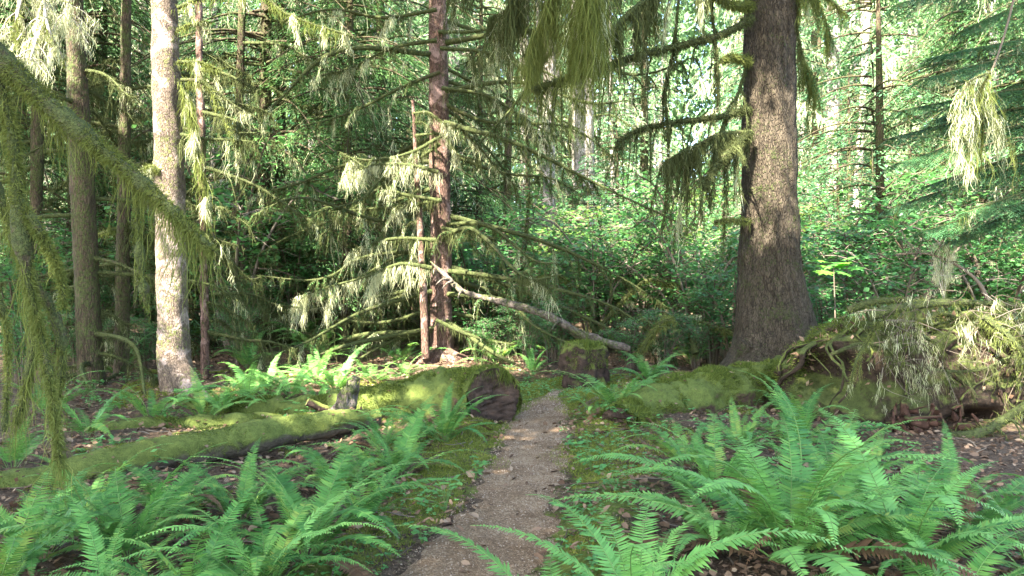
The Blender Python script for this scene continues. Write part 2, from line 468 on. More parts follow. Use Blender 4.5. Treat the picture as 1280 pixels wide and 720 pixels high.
def scatter_ground():
    r = np.random.default_rng(21)
    # dead leaves
    def spots(n, xlo, xhi, ylo, yhi, pw=1.0):
        y = ylo + (yhi - ylo) * r.uniform(0, 1, n) ** pw
        x = r.uniform(xlo, xhi, n) * (.35 + y / 12)
        return x, y
    x, y = spots(30000, -5.2, 5.2, 2.6, 16, 1.25)
    d = np.abs(x - path_cx(y)) - path_half(y)
    keep = (moss_mask(x, y) + .28 * sines(np.stack([x, y, 0 * x], 1), 2.2, 5) < .50 + .3 * r.uniform(0, 1, len(x))) & ((d > -.02) | (r.uniform(0, 1, len(x)) < .14))
    x, y = x[keep], y[keep]; n = len(x)
    c = np.stack([x, y, ground_h(x, y) + .008 + .03 * r.uniform(0, 1, n) ** 2], 1)
    a = r.uniform(0, 6.28, n); tl = r.normal(0, .35, n)
    dd = np.stack([np.cos(a), np.sin(a), tl], 1)
    nr = unit(np.stack([r.normal(0, .45, n), r.normal(0, .45, n), np.ones(n)], 1))
    L = r.uniform(.025, .085, n) * r.uniform(.7, 1.2, n)
    mb = MB()
    d_ = unit(dd); s = unit(np.cross(d_, nr)); up = np.cross(s, d_)
    W = (L * r.uniform(.35, .75, n))[:, None]; L = L[:, None]; curl = (r.uniform(.02, .25, n))[:, None] * W
    v = np.stack([c, c + d_ * L * .35 + s * W * .5 + up * curl, c + d_ * L * .75 + s * W * .35 + up * curl * 1.4, c + d_ * L, c + d_ * L * .75 - s * W * .4 + up * curl, c + d_ * L * .3 - s * W * .5 + up * curl * .7], 1)
    b = (np.arange(n) * 6)[:, None]
    mb.add(v.reshape(-1, 3), np.concatenate([b + np.array([[0, 1, 2, 3]]), b + np.array([[0, 3, 4, 5]])]))
    tag(mb.build('leaf_litter', M['litter']), kind='stuff')
    # fallen twigs
    mb = MB()
    x, y = spots(1500, -5, 5, 2.8, 14)
    d = np.abs(x - path_cx(y)) - path_half(y)
    k = d > .05; x, y = x[k], y[k]
    for xx, yy in zip(x, y):
        a = r.uniform(0, 6.28); l = r.uniform(.06, .5) * r.uniform(.4, 1)
        p0 = np.array([xx, yy, GH(xx, yy) + .012]); p1 = p0 + np.array([math.cos(a) * l, math.sin(a) * l, 0]); p1[2] = GH(p1[0], p1[1]) + .02 + .04 * r.uniform()
        pm = (p0 + p1) / 2 + r.normal(0, .07 * l, 3)
        tube(mb, spline([p0, pm, p1], 5), np.linspace(1, .5, 5) * r.uniform(.002, .007), 4)
    tag(mb.build('fallen_twigs', M['twig']), kind='stuff')
    # moss tufts
    n = 440000
    x, y = spots(n, -4.4, 4.4, 2.8, 13.5, 1.0)
    d = np.abs(x - path_cx(y)) - path_half(y)
    keep = (moss_mask(x, y) + .5 * sines(np.stack([x, y, 0 * x], 1), 1.7, 6) + .2 * sines(np.stack([x, y, 0 * x], 1), 7, 8) > .44) & (d > -.05 + .24 * sines(np.stack([x, y, 0 * x], 1), 5, 9))
    x, y = x[keep], y[keep]; n = len(x)
    c = np.stack([x, y, ground_h(x, y) - .004], 1)
    dd = np.stack([r.normal(0, .6, n), r.normal(0, .6, n), np.ones(n)], 1)
    sc = .6 + .08 * y
    mb = MB(); blades(mb, c, dd, r.uniform(.010, .034, n) * sc, r.uniform(.004, .010, n) * sc, r)
    tag(mb.build('moss_carpet', M['moss_ground']), kind='stuff')
    # wood sorrel: three-lobed small leaves beside the path and beyond its end
    x, y = spots(30000, -4.2, 4.2, 3.0, 14)
    d = np.abs(x - path_cx(y)) - path_half(y); pp = np.stack([x, y, 0 * x], 1)
    den = .6 * np.exp(-((d - .28) / .25) ** 2) * (sines(pp, 2.7, 31, 2) > .05) + .75 * np.exp(-(((x - .55) / 1.2) ** 2 + ((y - 11.2) / 1.2) ** 2)) + .14 * (sines(pp, 1.3, 33, 2) > .2)
    keep = (r.uniform(0, 1, len(x)) < den) & (d > .03)
    x, y = x[keep], y[keep]; n = len(x)
    hh = ground_h(x, y) + r.uniform(.015, .06, n)
    mb = MB(); st = MB()
    for k in range(3):
        a = r.uniform(0, .6, n) + k * 2.094 + (x * 37) % 6.28
        dd = np.stack([np.cos(a), np.sin(a), r.normal(0, .18, n)], 1)
        kites(mb, np.stack([x, y, hh], 1), dd, np.tile([0, 0, 1.0], (n, 1)) + r.normal(0, .25, (n, 3)), r.uniform(.016, .034, n), r.uniform(.018, .034, n), .6)
    tag(mb.build('wood_sorrel', M['clover']), kind='stuff')
    # fallen needles and bark crumbs, thick on the floor and drifted over the path
    y = 2.7 + 10 * r.uniform(0, 1, 42000) ** 1.2; x = r.uniform(-1, 1, len(y)) * (1.2 + .32 * y); d = np.abs(x - path_cx(y)) - path_half(y)
    k = (d > -.12 + .1 * sines(np.stack([x, y, 0 * x], 1), 4, 44)) | (r.uniform(0, 1, len(x)) < .22); x, y = x[k], y[k]; n = len(x); e = r.uniform(0, 6.28, n)
    mb = MB(); kites(mb, np.stack([x, y, ground_h(x, y) + .016], 1), np.stack([np.cos(e), np.sin(e), r.normal(.05, .15, n)], 1), np.array([0, 0, 1.0]) + r.normal(0, .3, (n, 3)), r.uniform(.012, .04, n), r.uniform(.002, .007, n))
    tag(mb.build('needle_litter', M['litter']), kind='stuff')
    # loose gravel on the path
    n = 9000
    y = 2.8 + 8.3 * r.uniform(0, 1, n) ** 1.1; h = path_half(y)
    x = path_cx(y) + r.uniform(-1, 1, n) * h * 1.05
    z = ground_h(x, y) + .012
    s = r.uniform(.0025, .0085, n) * (.7 + .06 * y)
    o = np.array([[1, 0, 0], [-.5, .87, 0], [-.5, -.87, 0], [0, 0, .8]])
    a = r.uniform(0, 6.28, n); ca, sa = np.cos(a), np.sin(a)
    rot = np.stack([o[None, :, 0] * ca[:, None] - o[None, :, 1] * sa[:, None], o[None, :, 0] * sa[:, None] + o[None, :, 1] * ca[:, None], np.tile(o[:, 2], (n, 1))], -1)
    v = np.stack([x, y, z], 1)[:, None, :] + rot * s[:, None, None]
    b = (np.arange(n) * 4)[:, None]
    mb = MB(); mb.add(v.reshape(-1, 3), np.concatenate([b + np.array([[0, 1, 3]]), b + np.array([[1, 2, 3]]), b + np.array([[2, 0, 3]])]))
    m = leaf_mat('gravel stone', [(.07, .045, .027), (.16, .11, .068), (.24, .175, .115), (.33, .26, .19)], 0, .9, .15, .05)
    tag(mb.build('path_gravel', m), kind='stuff')
scatter_ground()

# ------------------------------------------------------------------ ferns
def frond_mesh(seed, el, droop, L=1.0, wid=.075, pairs=44, detail=2):
    """arching sword fern frond growing from the origin along +X: returns (leaf mesh, stalk mesh)"""
    r = np.random.default_rng(seed)
    n = 24; t = np.linspace(0, 1, n)
    ang = el - droop * t ** 1.4
    st = L / (n - 1)
    px = np.concatenate([[0], np.cumsum(np.cos(ang[:-1]) * st)]); pz = np.concatenate([[0], np.cumsum(np.sin(ang[:-1]) * st)])
    sway = r.normal(0, .10)
    P = np.stack([px, sway * t ** 2 * L, pz], 1)
    T, N, B = frames(P)
    N = np.cross(B, T) if False else N
    lm = MB(); sm = MB()
    tube(sm, P, np.linspace(.0045, .0012, n), 4, cap=False)
    u = np.linspace(.13, .995, pairs)
    env = np.minimum(1, (u - .02) / .22) ** .8 * np.clip((1.0 - u) / .62, 0, 1) ** .75
    ii = u * (n - 1); i0 = np.clip(ii.astype(int), 0, n - 2); fr = (ii - i0)[:, None]
    C = P[i0] * (1 - fr) + P[i0 + 1] * fr
    Tt = unit(T[i0] * (1 - fr) + T[i0 + 1] * fr); Nn = unit(N[i0] * (1 - fr) + N[i0 + 1] * fr); Bb = np.cross(Tt, Nn)
    tw = r.normal(0, .25)
    for s in (1, -1):
        l = (wid * env + .004) * r.uniform(.86, 1.08, pairs)
        keep = r.uniform(0, 1, pairs) > .05
        cc, tt, nn, bb, l = C[keep], Tt[keep], Nn[keep], Bb[keep], l[keep]
        k = len(l)
        d = unit(bb * s + tt * (.20 + .15 * u[keep])[:, None] + nn * (-.06 + .30 * r.uniform(-.4, .6, (k, 1))))
        wd = np.minimum(.0185, l * .24 + .004)
        up = unit(nn + .22 * tt + r.normal(0, .12, (k, 3))); sd = unit(np.cross(d, up))
        cv = tt * (l * .14)[:, None] - nn * (l * r.uniform(.02, .16, k))[:, None]
        L1 = l[:, None]; W1 = wd[:, None]
        p0a, p0b = cc - sd * W1 * .34, cc + sd * W1 * .42
        m1 = cc + d * L1 * .5 + cv * .3; p1a, p1b = m1 - sd * W1 * .46, m1 + sd * W1 * .46
        p2 = cc + d * L1 + cv
        v = np.stack([p0a, p0b, p1b, p1a, p2], 1); b = (np.arange(k) * 5)[:, None]
        lm.add(v.reshape(-1, 3), b + np.array([[0, 1, 2, 3]]))
        lm.v.append(np.zeros((0, 3))); lm.f.append(lm.n - k * 5 + b + np.array([[3, 2, 4]]))
    return lm, sm

FRONDS = {}
def frond_variants(kind):
    if kind in FRONDS: return FRONDS[kind]
    out = []
    m = M[{'green': 'fern', 'pale': 'fern_pale', 'dead': 'fern_dead'}[kind]]
    for k in range(10 if kind != 'dead' else 3):
        if kind == 'dead': el, dr = R([20, 40, 55][k]), R([75, 95, 120][k])
        else: el, dr = R([78, 68, 60, 52, 44, 64, 56, 36, 72, 48][k]), R([78, 96, 84, 66, 70, 108, 98, 55, 90, 84][k])
        lm, sm = frond_mesh(100 + k + (50 if kind == 'pale' else 0), el, dr, wid=[.094, .085, .10, .088, .096, .09, .098, .086, .084, .094][k % 10], pairs=50)
        a = lm.mesh('frond'); a.materials.append(m)
        nb = sm.mesh('stalk'); nb.materials.append(M['stipe'] if kind != 'dead' else M['fern_dead'])
        # leaflets and stalk are one part mesh with two materials
        jm = MB(); jm.v = lm.v + [v for v in sm.v]; off = lm.n
        jm.f = list(lm.f) + [f + off for f in sm.f]; jm.n = lm.n + sm.n
        me = jm.mesh('frond'); me.materials.append(m); me.materials.append(nb.materials[0])
        nl = sum(len(f) for f in lm.f); ids = np.zeros(len(me.polygons), np.int32); ids[nl:] = 1
        me.polygons.foreach_set('material_index', ids)
        bpy.data.meshes.remove(a); bpy.data.meshes.remove(nb)
        out.append(me)
    FRONDS[kind] = out
    return out

def fern(px, py, n, size, label, kind='green', dead=0, seed=0, group='sword ferns on the forest floor', spread=(0, 6.28), dz=0.0, pos=None):
    r = np.random.default_rng(1000 + seed)
    b = GP(px, py) if pos is None else np.array(pos, float)
    b = b + np.array([0, 0, dz - .01])
    root = empty('sword_fern', b, label, 'fern', group)
    vs = frond_variants(kind) if kind != 'mix' else frond_variants('green') + frond_variants('pale')
    for k in range(n + dead):
        dd = k >= n
        me = frond_variants('dead')[r.integers(3)] if dd else vs[r.integers(len(vs))]
        o = link('frond' if not dd else 'withered_frond', me, root)
        a = spread[0] + (spread[1] - spread[0]) * ((k * .618034) % 1.0) + r.normal(0, .18)
        s = size * r.uniform(.72, 1.12)
        o.rotation_euler = (r.normal(0, .16), r.normal(0, .10), a)
        o.scale = (s, s, s)
        o.location = (.03 * math.cos(a), .03 * math.sin(a), 0)
        if dd: o['label'] = 'withered brown frond'
    return root

# ------------------------------------------------------------------ wood, moss and boughs
def bark_disp(amp, seed, flute=0.0, vscale=1.0):
    ph = np.random.default_rng(seed).uniform(0, 6.28, 6)
    def f(v, a, t):
        q = v * np.array([1, 1, .45 * vscale])
        out = amp * sines(q, 9, seed, 3) + amp * .6 * sines(v, 38, seed + 1, 2)
        if flute:
            fl = sum(math.cos(0) * np.cos(a * k + ph[k % 6]) / (k - 2) for k in (3, 5, 7))
            out = out + flute * fl * np.exp(-t * 9)
        return out
    return f

def clump_strands(mb, pts, n, L, r, W=.010, per=9, spread=.07, wander=.26, lean=None, segs=4):
    """moss hangs in bunches: n bunches of threads along the points"""
    if len(pts) < 2 or n < 1: return
    u = r.uniform(0, len(pts) - 1.001, n); i = u.astype(int); f = (u - i)[:, None]
    c = pts[i] * (1 - f) + pts[i + 1] * f
    tl = L * (.12 + 1.0 * r.uniform(0, 1, n) ** 2)
    along = unit(pts[np.minimum(i + 1, len(pts) - 1)] - pts[i])
    k = r.integers(max(2, per // 2), per + per // 2 + 1, n)
    rep = np.repeat(np.arange(n), k); m = len(rep)
    off = r.normal(0, 1, m)
    sp = spread * r.uniform(.35, 1.3, n)[rep]
    base = c[rep] + along[rep] * (off * sp)[:, None] + r.normal(0, .012, (m, 3))
    ln = tl[rep] * np.exp(-off ** 2 * .45) * r.uniform(.4, 1.15, m) + .02
    wig = r.normal(0, .22, (n, segs, 3)); wig[:, :, 2] *= .3
    wig = wig[rep]; wig = wig - along[rep][:, None, :] * (off * sp / (ln + .08) * .28)[:, None, None]     # the bunch draws together downwards
    strands(mb, base, ln, W * r.uniform(.4, 1.3, m) * (.6 + .8 * np.minimum(ln, 1)), r, segs, wander, lean, wig)

def fuzz(mb, p, rad, n, L, r, down=.5, top=None, W=.008, patch=False):
    """moss nap over a limb: short blades that stand out of its surface and sag"""
    p = np.asarray(p, float); rad = np.broadcast_to(np.asarray(rad, float), (len(p),))
    seg = np.linalg.norm(np.diff(p, axis=0), axis=1); cs = np.concatenate([[0], np.cumsum(seg)])
    s = r.uniform(0, cs[-1], n); idx = np.clip(np.searchsorted(cs, s) - 1, 0, len(p) - 2)
    f = ((s - cs[idx]) / np.maximum(seg[idx], 1e-9))[:, None]
    t, nn, b = frames(p)
    c = p[idx] * (1 - f) + p[idx + 1] * f; rr = rad[idx] * (1 - f[:, 0]) + rad[idx + 1] * f[:, 0]
    a = r.uniform(0, 6.28, n) if top is None else r.normal(0, top, n)
    N = unit(nn[idx]); Bq = b[idx]
    d = N * np.cos(a)[:, None] + Bq * np.sin(a)[:, None]
    base = c + d * (rr * .96)[:, None]
    if patch:
        q = sines(base, 7, 901, 3) + .35 * sines(base, 22, 902, 2)
        k = q > -.28 + .25 * r.uniform(-1, 1, n); base, d, n = base[k], d[k], int(k.sum())
        base = base + d * (.025 * np.clip(q[k], -.5, 1))[:, None]; L = L * (.6 + .8 * np.clip(q[k] + .3, 0, 1))
    dirv = d + r.normal(0, .45, (n, 3)) + np.array([0, 0, -down]) * r.uniform(.2, 1.3, (n, 1))
    blades(mb, base, dirv, L * r.uniform(.4, 1.2, n), W * r.uniform(.6, 1.4, n), r)

MOSS = 2.2
def tree_branch(root, base, pts, r0, r1, r, moss=.35, moss_n=14, twigs=10, twig_len=.7, needles=0, nl=.05, nw=.014, lich=.25, mat=None,
                W=.010, per=8, name='branch', fz=120, twig_drop=.5, needle_mat='needles', mossmat='moss_hang', spread=.07, sides=7, twig_r=.45):
    """one limb as a part of its tree: wood with its twigs, its hanging moss, its needles"""
    moss_n = int(moss_n * MOSS); fz = int(fz * 2.5)
    pts = spline(pts, max(8, 5 * len(pts)))
    wood, ms, lc, nd = MB(), MB(), MB(), MB()
    rad = np.linspace(r0, r1, len(pts))
    tube(wood, pts, rad, sides, bark_disp(.12 * r0, int(r.integers(1e6))))
    tp = []
    ax = unit(pts[-1] - pts[0])
    sd = unit(np.cross(ax, [0, 0, 1.0]))
    LN = np.linalg.norm(pts[-1] - pts[0])
    for k in range(twigs):
        u = r.uniform(.18, 1.0); i = min(int(u * (len(pts) - 1)), len(pts) - 1)
        s = 1 if k % 2 else -1
        l = twig_len * (1.05 - .5 * u) * r.uniform(.5, 1.2)
        d = unit(ax * r.uniform(.2, .9) + sd * s * r.uniform(.4, 1.0) + np.array([0, 0, -twig_drop * r.uniform(0, 1)]))
        p0 = pts[i]; p1 = p0 + d * l * .5 + r.normal(0, .04 * l, 3); p2 = p0 + d * l + np.array([0, 0, -twig_drop * .5 * l])
        q = spline([p0, p1, p2], 7); tp.append(q)
        tube(wood, q, np.linspace(max(r1, r0 * twig_r) * .6, .003, 7), 4)
        if fz: fuzz(ms, q, .008, int(90 * l) + 6, .04, r, .8, W=max(.006, W * .8))
    if moss_n:
        clump_strands(ms if r.uniform() > lich * .3 else lc, pts, moss_n, moss, r, W, per, spread)
        for q in tp:
            tgt = lc if r.uniform() < lich else ms
            clump_strands(tgt, q, max(1, int(moss_n * .35 * r.uniform(.4, 1.4))), moss * .7, r, W, max(4, per - 2), spread * .8)
    if fz: fuzz(ms, pts, rad, fz, .05 + r0 * .6, r, .7, W=max(.006, W * .8))
    if needles:
        for q in tp + [pts[len(pts) // 3:]]:
            m = needles; u = r.uniform(.1, 1, m) * (len(q) - 1.001); i = u.astype(int); f = (u - i)[:, None]
            c = q[i] * (1 - f) + q[i + 1] * f
            tt = unit(q[i + 1] - q[i]); s2 = unit(np.cross(tt, [0, 0, 1.0]))
            sg = np.where(r.uniform(0, 1, m) < .5, 1, -1)[:, None]
            d = tt * .7 + s2 * sg * r.uniform(.3, 1.1, (m, 1)) + np.array([0, 0, -.35]) * r.uniform(0, 1.4, (m, 1))
            kites(nd, c, d, np.array([0, 0, 1.0]) + r.normal(0, .35, (m, 3)), nl * r.uniform(.6, 1.3, m), nw * r.uniform(.7, 1.3, m))
    o = wood.build(name, mat or M['branch'], root, base, True)
    if ms.n: ms.build('hanging_moss', M[mossmat], o, base)
    if lc.n: lc.build('beard_lichen', M['lichen'], o, base)
    if nd.n: nd.build('needles', M[needle_mat], o, base)
    return o

def trunk_pts(px, d, extra_top=None):
    """px: list of (px, py) from base upwards at distance d; continues straight up beyond the frame"""
    P = [PX(a, b, d) for a, b in px]
    if extra_top:
        dv = unit(P[-1] - P[-2]); P.append(P[-1] + dv * (extra_top - P[-1][2]) / dv[2])
    return np.array(P)

def make_trunk(root, base, P, widths, mat, r, sides=28, amp=.012, flute=.0, rings=None, sink=.15):
    n = rings or max(20, int(np.linalg.norm(P[-1] - P[0]) / .09))
    Q = spline(P, n)
    cs = np.linspace(0, 1, len(widths)); rad = np.interp(np.linspace(0, 1, n), cs, widths) / 2
    mb = MB(); tube(mb, Q, rad, sides, bark_disp(amp, int(r.integers(1e6)), flute))
    o = mb.build('trunk', mat, root, base, True)
    return o, Q, rad

# ------------------------------------------------------------------ big spruce on its nurse log
def big_spruce():
    r = np.random.default_rng(31)
    d = 11.6
    base = PX(972, 462, d)
    root = empty('spruce_tree', base, 'thick straight spruce with grey scaly bark, its flared roots gripping a mossy log', 'tree')
    P = trunk_pts([(974, 470), (972, 440), (968, 405), (963, 350), (962, 250), (962, 120), (963, 0)], d, 15)
    px = d / FPX
    wd = np.array([0, 22, 52, 92, 128, 210, 330, 450, 590, 720, 860]) 
    mb = MB()
    n = 230
    Q = spline(P, n); z = (Q[:, 2] - Q[0, 2])
    wpx = np.interp(z / px, [0, 18, 40, 62, 95, 140, 220, 330, 470, 700, 1100], [176, 144, 117, 98, 86, 76, 67, 64, 62, 58, 40])
    def disp(v, a, t):
        zz = (v[:, 2] - Q[0, 2]) / px
        fl = (np.cos(a * 3 + .6) * .5 + np.cos(a * 5 + 2.0) * .35 + np.cos(a * 8) * .2) * np.exp(-zz / 30) * .30
        q = v * np.array([1, 1, .5])
        return fl + .016 * sines(q, 14, 77, 3) + .012 * sines(v * np.array([1, 1, .22]), 60, 78, 3)
    tube(mb, Q, wpx * px / 2, 72, disp)
    t = mb.build('trunk', M['bark_spruce'], root, base, True)
    # surface roots
    roots = [([(935, 430), (922, 452), (905, 474), (893, 492)], .13), ([(1000, 425), (1022, 440), (1040, 452), (1052, 475)], .17), ([(962, 440), (955, 462), (944, 480), (930, 500)], .10), ([(985, 440), (996, 462), (1010, 478), (1020, 500)], .11)]
    for pl, rr in roots:
        pp = np.array([PX(a, b, d - .42 + .05 * k * (1 if a < 960 else .3)) for k, (a, b) in enumerate(pl)])
        q = spline(pp, 16); m2 = MB(); tube(m2, q, np.linspace(rr, rr * .35, 16), 14, bark_disp(.015, int(r.integers(1e6))))
        m2.build('root', M['bark_spruce'], root, base, True)
    def br(pl, dd, r0, r1, **k):
        pts = np.array([PX(a, b, q) for (a, b), q in zip(pl, dd)])
        k['moss_n'] = int(k['moss_n'] * 1.8); k['moss'] *= 1.15; k.setdefault('W', .012)
        return tree_branch(root, base, pts, r0, r1, r, **k)
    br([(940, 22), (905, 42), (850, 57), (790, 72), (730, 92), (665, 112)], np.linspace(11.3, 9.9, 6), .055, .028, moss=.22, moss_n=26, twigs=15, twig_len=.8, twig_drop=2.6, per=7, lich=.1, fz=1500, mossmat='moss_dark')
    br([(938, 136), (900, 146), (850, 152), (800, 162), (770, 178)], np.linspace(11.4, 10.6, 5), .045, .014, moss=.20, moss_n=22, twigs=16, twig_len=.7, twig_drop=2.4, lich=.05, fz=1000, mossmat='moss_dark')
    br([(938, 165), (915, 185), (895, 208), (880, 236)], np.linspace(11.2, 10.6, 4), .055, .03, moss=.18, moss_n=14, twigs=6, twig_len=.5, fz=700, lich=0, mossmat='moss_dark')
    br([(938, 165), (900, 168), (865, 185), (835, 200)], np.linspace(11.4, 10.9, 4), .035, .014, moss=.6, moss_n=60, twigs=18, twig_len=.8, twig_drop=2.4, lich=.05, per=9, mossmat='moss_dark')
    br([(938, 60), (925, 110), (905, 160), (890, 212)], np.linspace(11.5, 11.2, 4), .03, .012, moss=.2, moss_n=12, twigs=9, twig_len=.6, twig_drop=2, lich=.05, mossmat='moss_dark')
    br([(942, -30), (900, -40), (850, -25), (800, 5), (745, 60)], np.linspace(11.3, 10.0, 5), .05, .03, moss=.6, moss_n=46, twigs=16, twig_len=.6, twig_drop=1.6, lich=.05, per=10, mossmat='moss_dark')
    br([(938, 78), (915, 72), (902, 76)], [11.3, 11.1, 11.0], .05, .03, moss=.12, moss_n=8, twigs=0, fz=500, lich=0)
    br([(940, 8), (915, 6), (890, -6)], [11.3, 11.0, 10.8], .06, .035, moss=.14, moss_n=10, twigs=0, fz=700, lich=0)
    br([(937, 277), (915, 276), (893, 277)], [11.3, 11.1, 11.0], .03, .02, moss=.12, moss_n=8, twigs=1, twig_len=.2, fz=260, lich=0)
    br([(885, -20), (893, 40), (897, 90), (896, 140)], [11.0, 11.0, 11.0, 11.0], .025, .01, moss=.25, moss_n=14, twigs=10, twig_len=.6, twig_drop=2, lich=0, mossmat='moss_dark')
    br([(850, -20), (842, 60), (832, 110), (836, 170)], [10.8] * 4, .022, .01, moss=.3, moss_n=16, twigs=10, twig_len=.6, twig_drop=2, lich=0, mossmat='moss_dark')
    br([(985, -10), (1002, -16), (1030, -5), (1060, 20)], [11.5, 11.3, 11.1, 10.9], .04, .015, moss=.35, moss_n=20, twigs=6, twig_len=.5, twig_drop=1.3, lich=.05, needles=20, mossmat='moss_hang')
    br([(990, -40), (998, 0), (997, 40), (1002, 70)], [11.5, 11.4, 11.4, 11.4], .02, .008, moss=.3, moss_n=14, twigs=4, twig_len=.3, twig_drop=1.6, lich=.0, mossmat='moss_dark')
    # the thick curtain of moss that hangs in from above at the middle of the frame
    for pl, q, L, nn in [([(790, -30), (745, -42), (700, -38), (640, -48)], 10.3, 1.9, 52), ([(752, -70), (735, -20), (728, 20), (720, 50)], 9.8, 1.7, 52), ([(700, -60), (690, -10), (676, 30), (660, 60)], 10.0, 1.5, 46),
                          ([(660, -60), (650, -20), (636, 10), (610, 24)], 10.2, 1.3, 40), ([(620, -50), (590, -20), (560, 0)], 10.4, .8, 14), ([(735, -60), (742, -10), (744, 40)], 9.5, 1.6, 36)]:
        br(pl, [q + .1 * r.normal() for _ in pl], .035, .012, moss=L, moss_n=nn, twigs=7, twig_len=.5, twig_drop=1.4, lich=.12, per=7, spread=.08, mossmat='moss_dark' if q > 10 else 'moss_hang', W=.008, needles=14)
    # feathery boughs that hang down behind the trunk on its right
    for pl, q in [([(990, -60), (1010, -20), (1030, 20), (1040, 60)], 12.6), ([(1000, 60), (1010, 90), (1020, 130)], 12.4), ([(800, -40), (815, 0), (822, 30)], 10.6)]:
        br(pl, [q] * len(pl), .025, .008, moss=.5, moss_n=14, twigs=12, twig_len=.55, twig_drop=1.2, lich=.1, needles=46, nl=.06, nw=.016)
    return root
big_spruce()

def log_thing(name, label, pts, rads, mat, r, amp=.03, n_fuzz=5000, fl=.045, endcap=True, sides=40, moss_top=1.05, cat='log', end_mat=None, fw=.010):
    Q = spline(pts, 70); rad = np.interp(np.linspace(0, 1, 70), np.linspace(0, 1, len(rads)), rads)
    base = Q[len(Q) // 2] * np.array([1, 1, 0]); base[2] = GH(base[0], base[1])
    root = empty(name, base, label, cat)
    mb = MB(); tube(mb, Q, rad, sides, bark_disp(amp, int(r.integers(1e6))), cap=not endcap)
    mb.build('log_body', mat, root, base, True)
    if endcap:
        # ragged sawn/broken face at the first point
        t = unit(Q[0] - Q[1]); u = unit(np.cross(t, [0, 0, 1.0])); v = np.cross(u, t)
        K, J = 26, 72; V = []
        sd = int(r.integers(1e6))
        for k in range(K + 1):
            a = np.linspace(0, 2 * math.pi, J, endpoint=False); rr = rad[0] * (1.0 - k / K * .98)
            p = Q[0] + (np.cos(a)[:, None] * u + np.sin(a)[:, None] * v) * rr * .985
            V.append(p)
        V = np.concatenate(V)
        V = V + t * (.015 + .05 * sines(V * [1, 1, 1.8], 11, sd, 3) + .022 * np.sin(V[:, 2] * 95 + 4 * sines(V, 9, sd + 1, 2)) * sines(V, 6, sd + 2, 2) + .016 * sines(V, 45, sd + 3, 2) - .05 * np.exp(-((np.linalg.norm(V - Q[0], axis=1) / rad[0]) / .5) ** 2))[:, None]
        i = np.arange(K)[:, None] * J; j = np.arange(J)[None]; j2 = (j + 1) % J
        f = np.stack([i + j, i + j2, i + J + j2, i + J + j], -1).reshape(-1, 4)
        m2 = MB(); m2.add(V, f); m2.build('cut_end', end_mat or M['cut_wood'], root, base, True)
    if n_fuzz:
        m3 = MB()
        if endcap:
            rim = Q[1] + (np.cos(np.linspace(-1.1, 1.1, 14))[:, None] * v + np.sin(np.linspace(-1.1, 1.1, 14))[:, None] * u) * rad[0] * 1.02 + t * .05
            if rim[7][2] < Q[1][2]: rim[:, 2] = 2 * Q[1][2] - rim[:, 2]
            clump_strands(m3, rim, 34, .30, r, .010, 12, .05)
        fuzz(m3, Q, rad + amp * .4, n_fuzz, fl, r, .35, moss_top, W=fw, patch=True)
        tag(m3.build('moss', M['moss_tuft'], root, base), kind='stuff')
        k = r.integers(2, 68, 150); a = r.normal(0, .75, 150); tq, nq, bq = frames(Q)
        dq = nq[k] * np.cos(a)[:, None] + bq[k] * np.sin(a)[:, None]
        c = Q[k] + dq * (rad[k] + amp * .6)[:, None] + r.normal(0, .03, (150, 3)) * [1, 1, .2]
        m4 = MB(); kites(m4, c, r.normal(0, 1, (150, 3)) * [1, 1, .3], dq + r.normal(0, .4, (150, 3)), r.uniform(.02, .07, 150), r.uniform(.012, .04, 150))
        tag(m4.build('caught_leaves', M['litter'], root, base), kind='stuff')
    return root

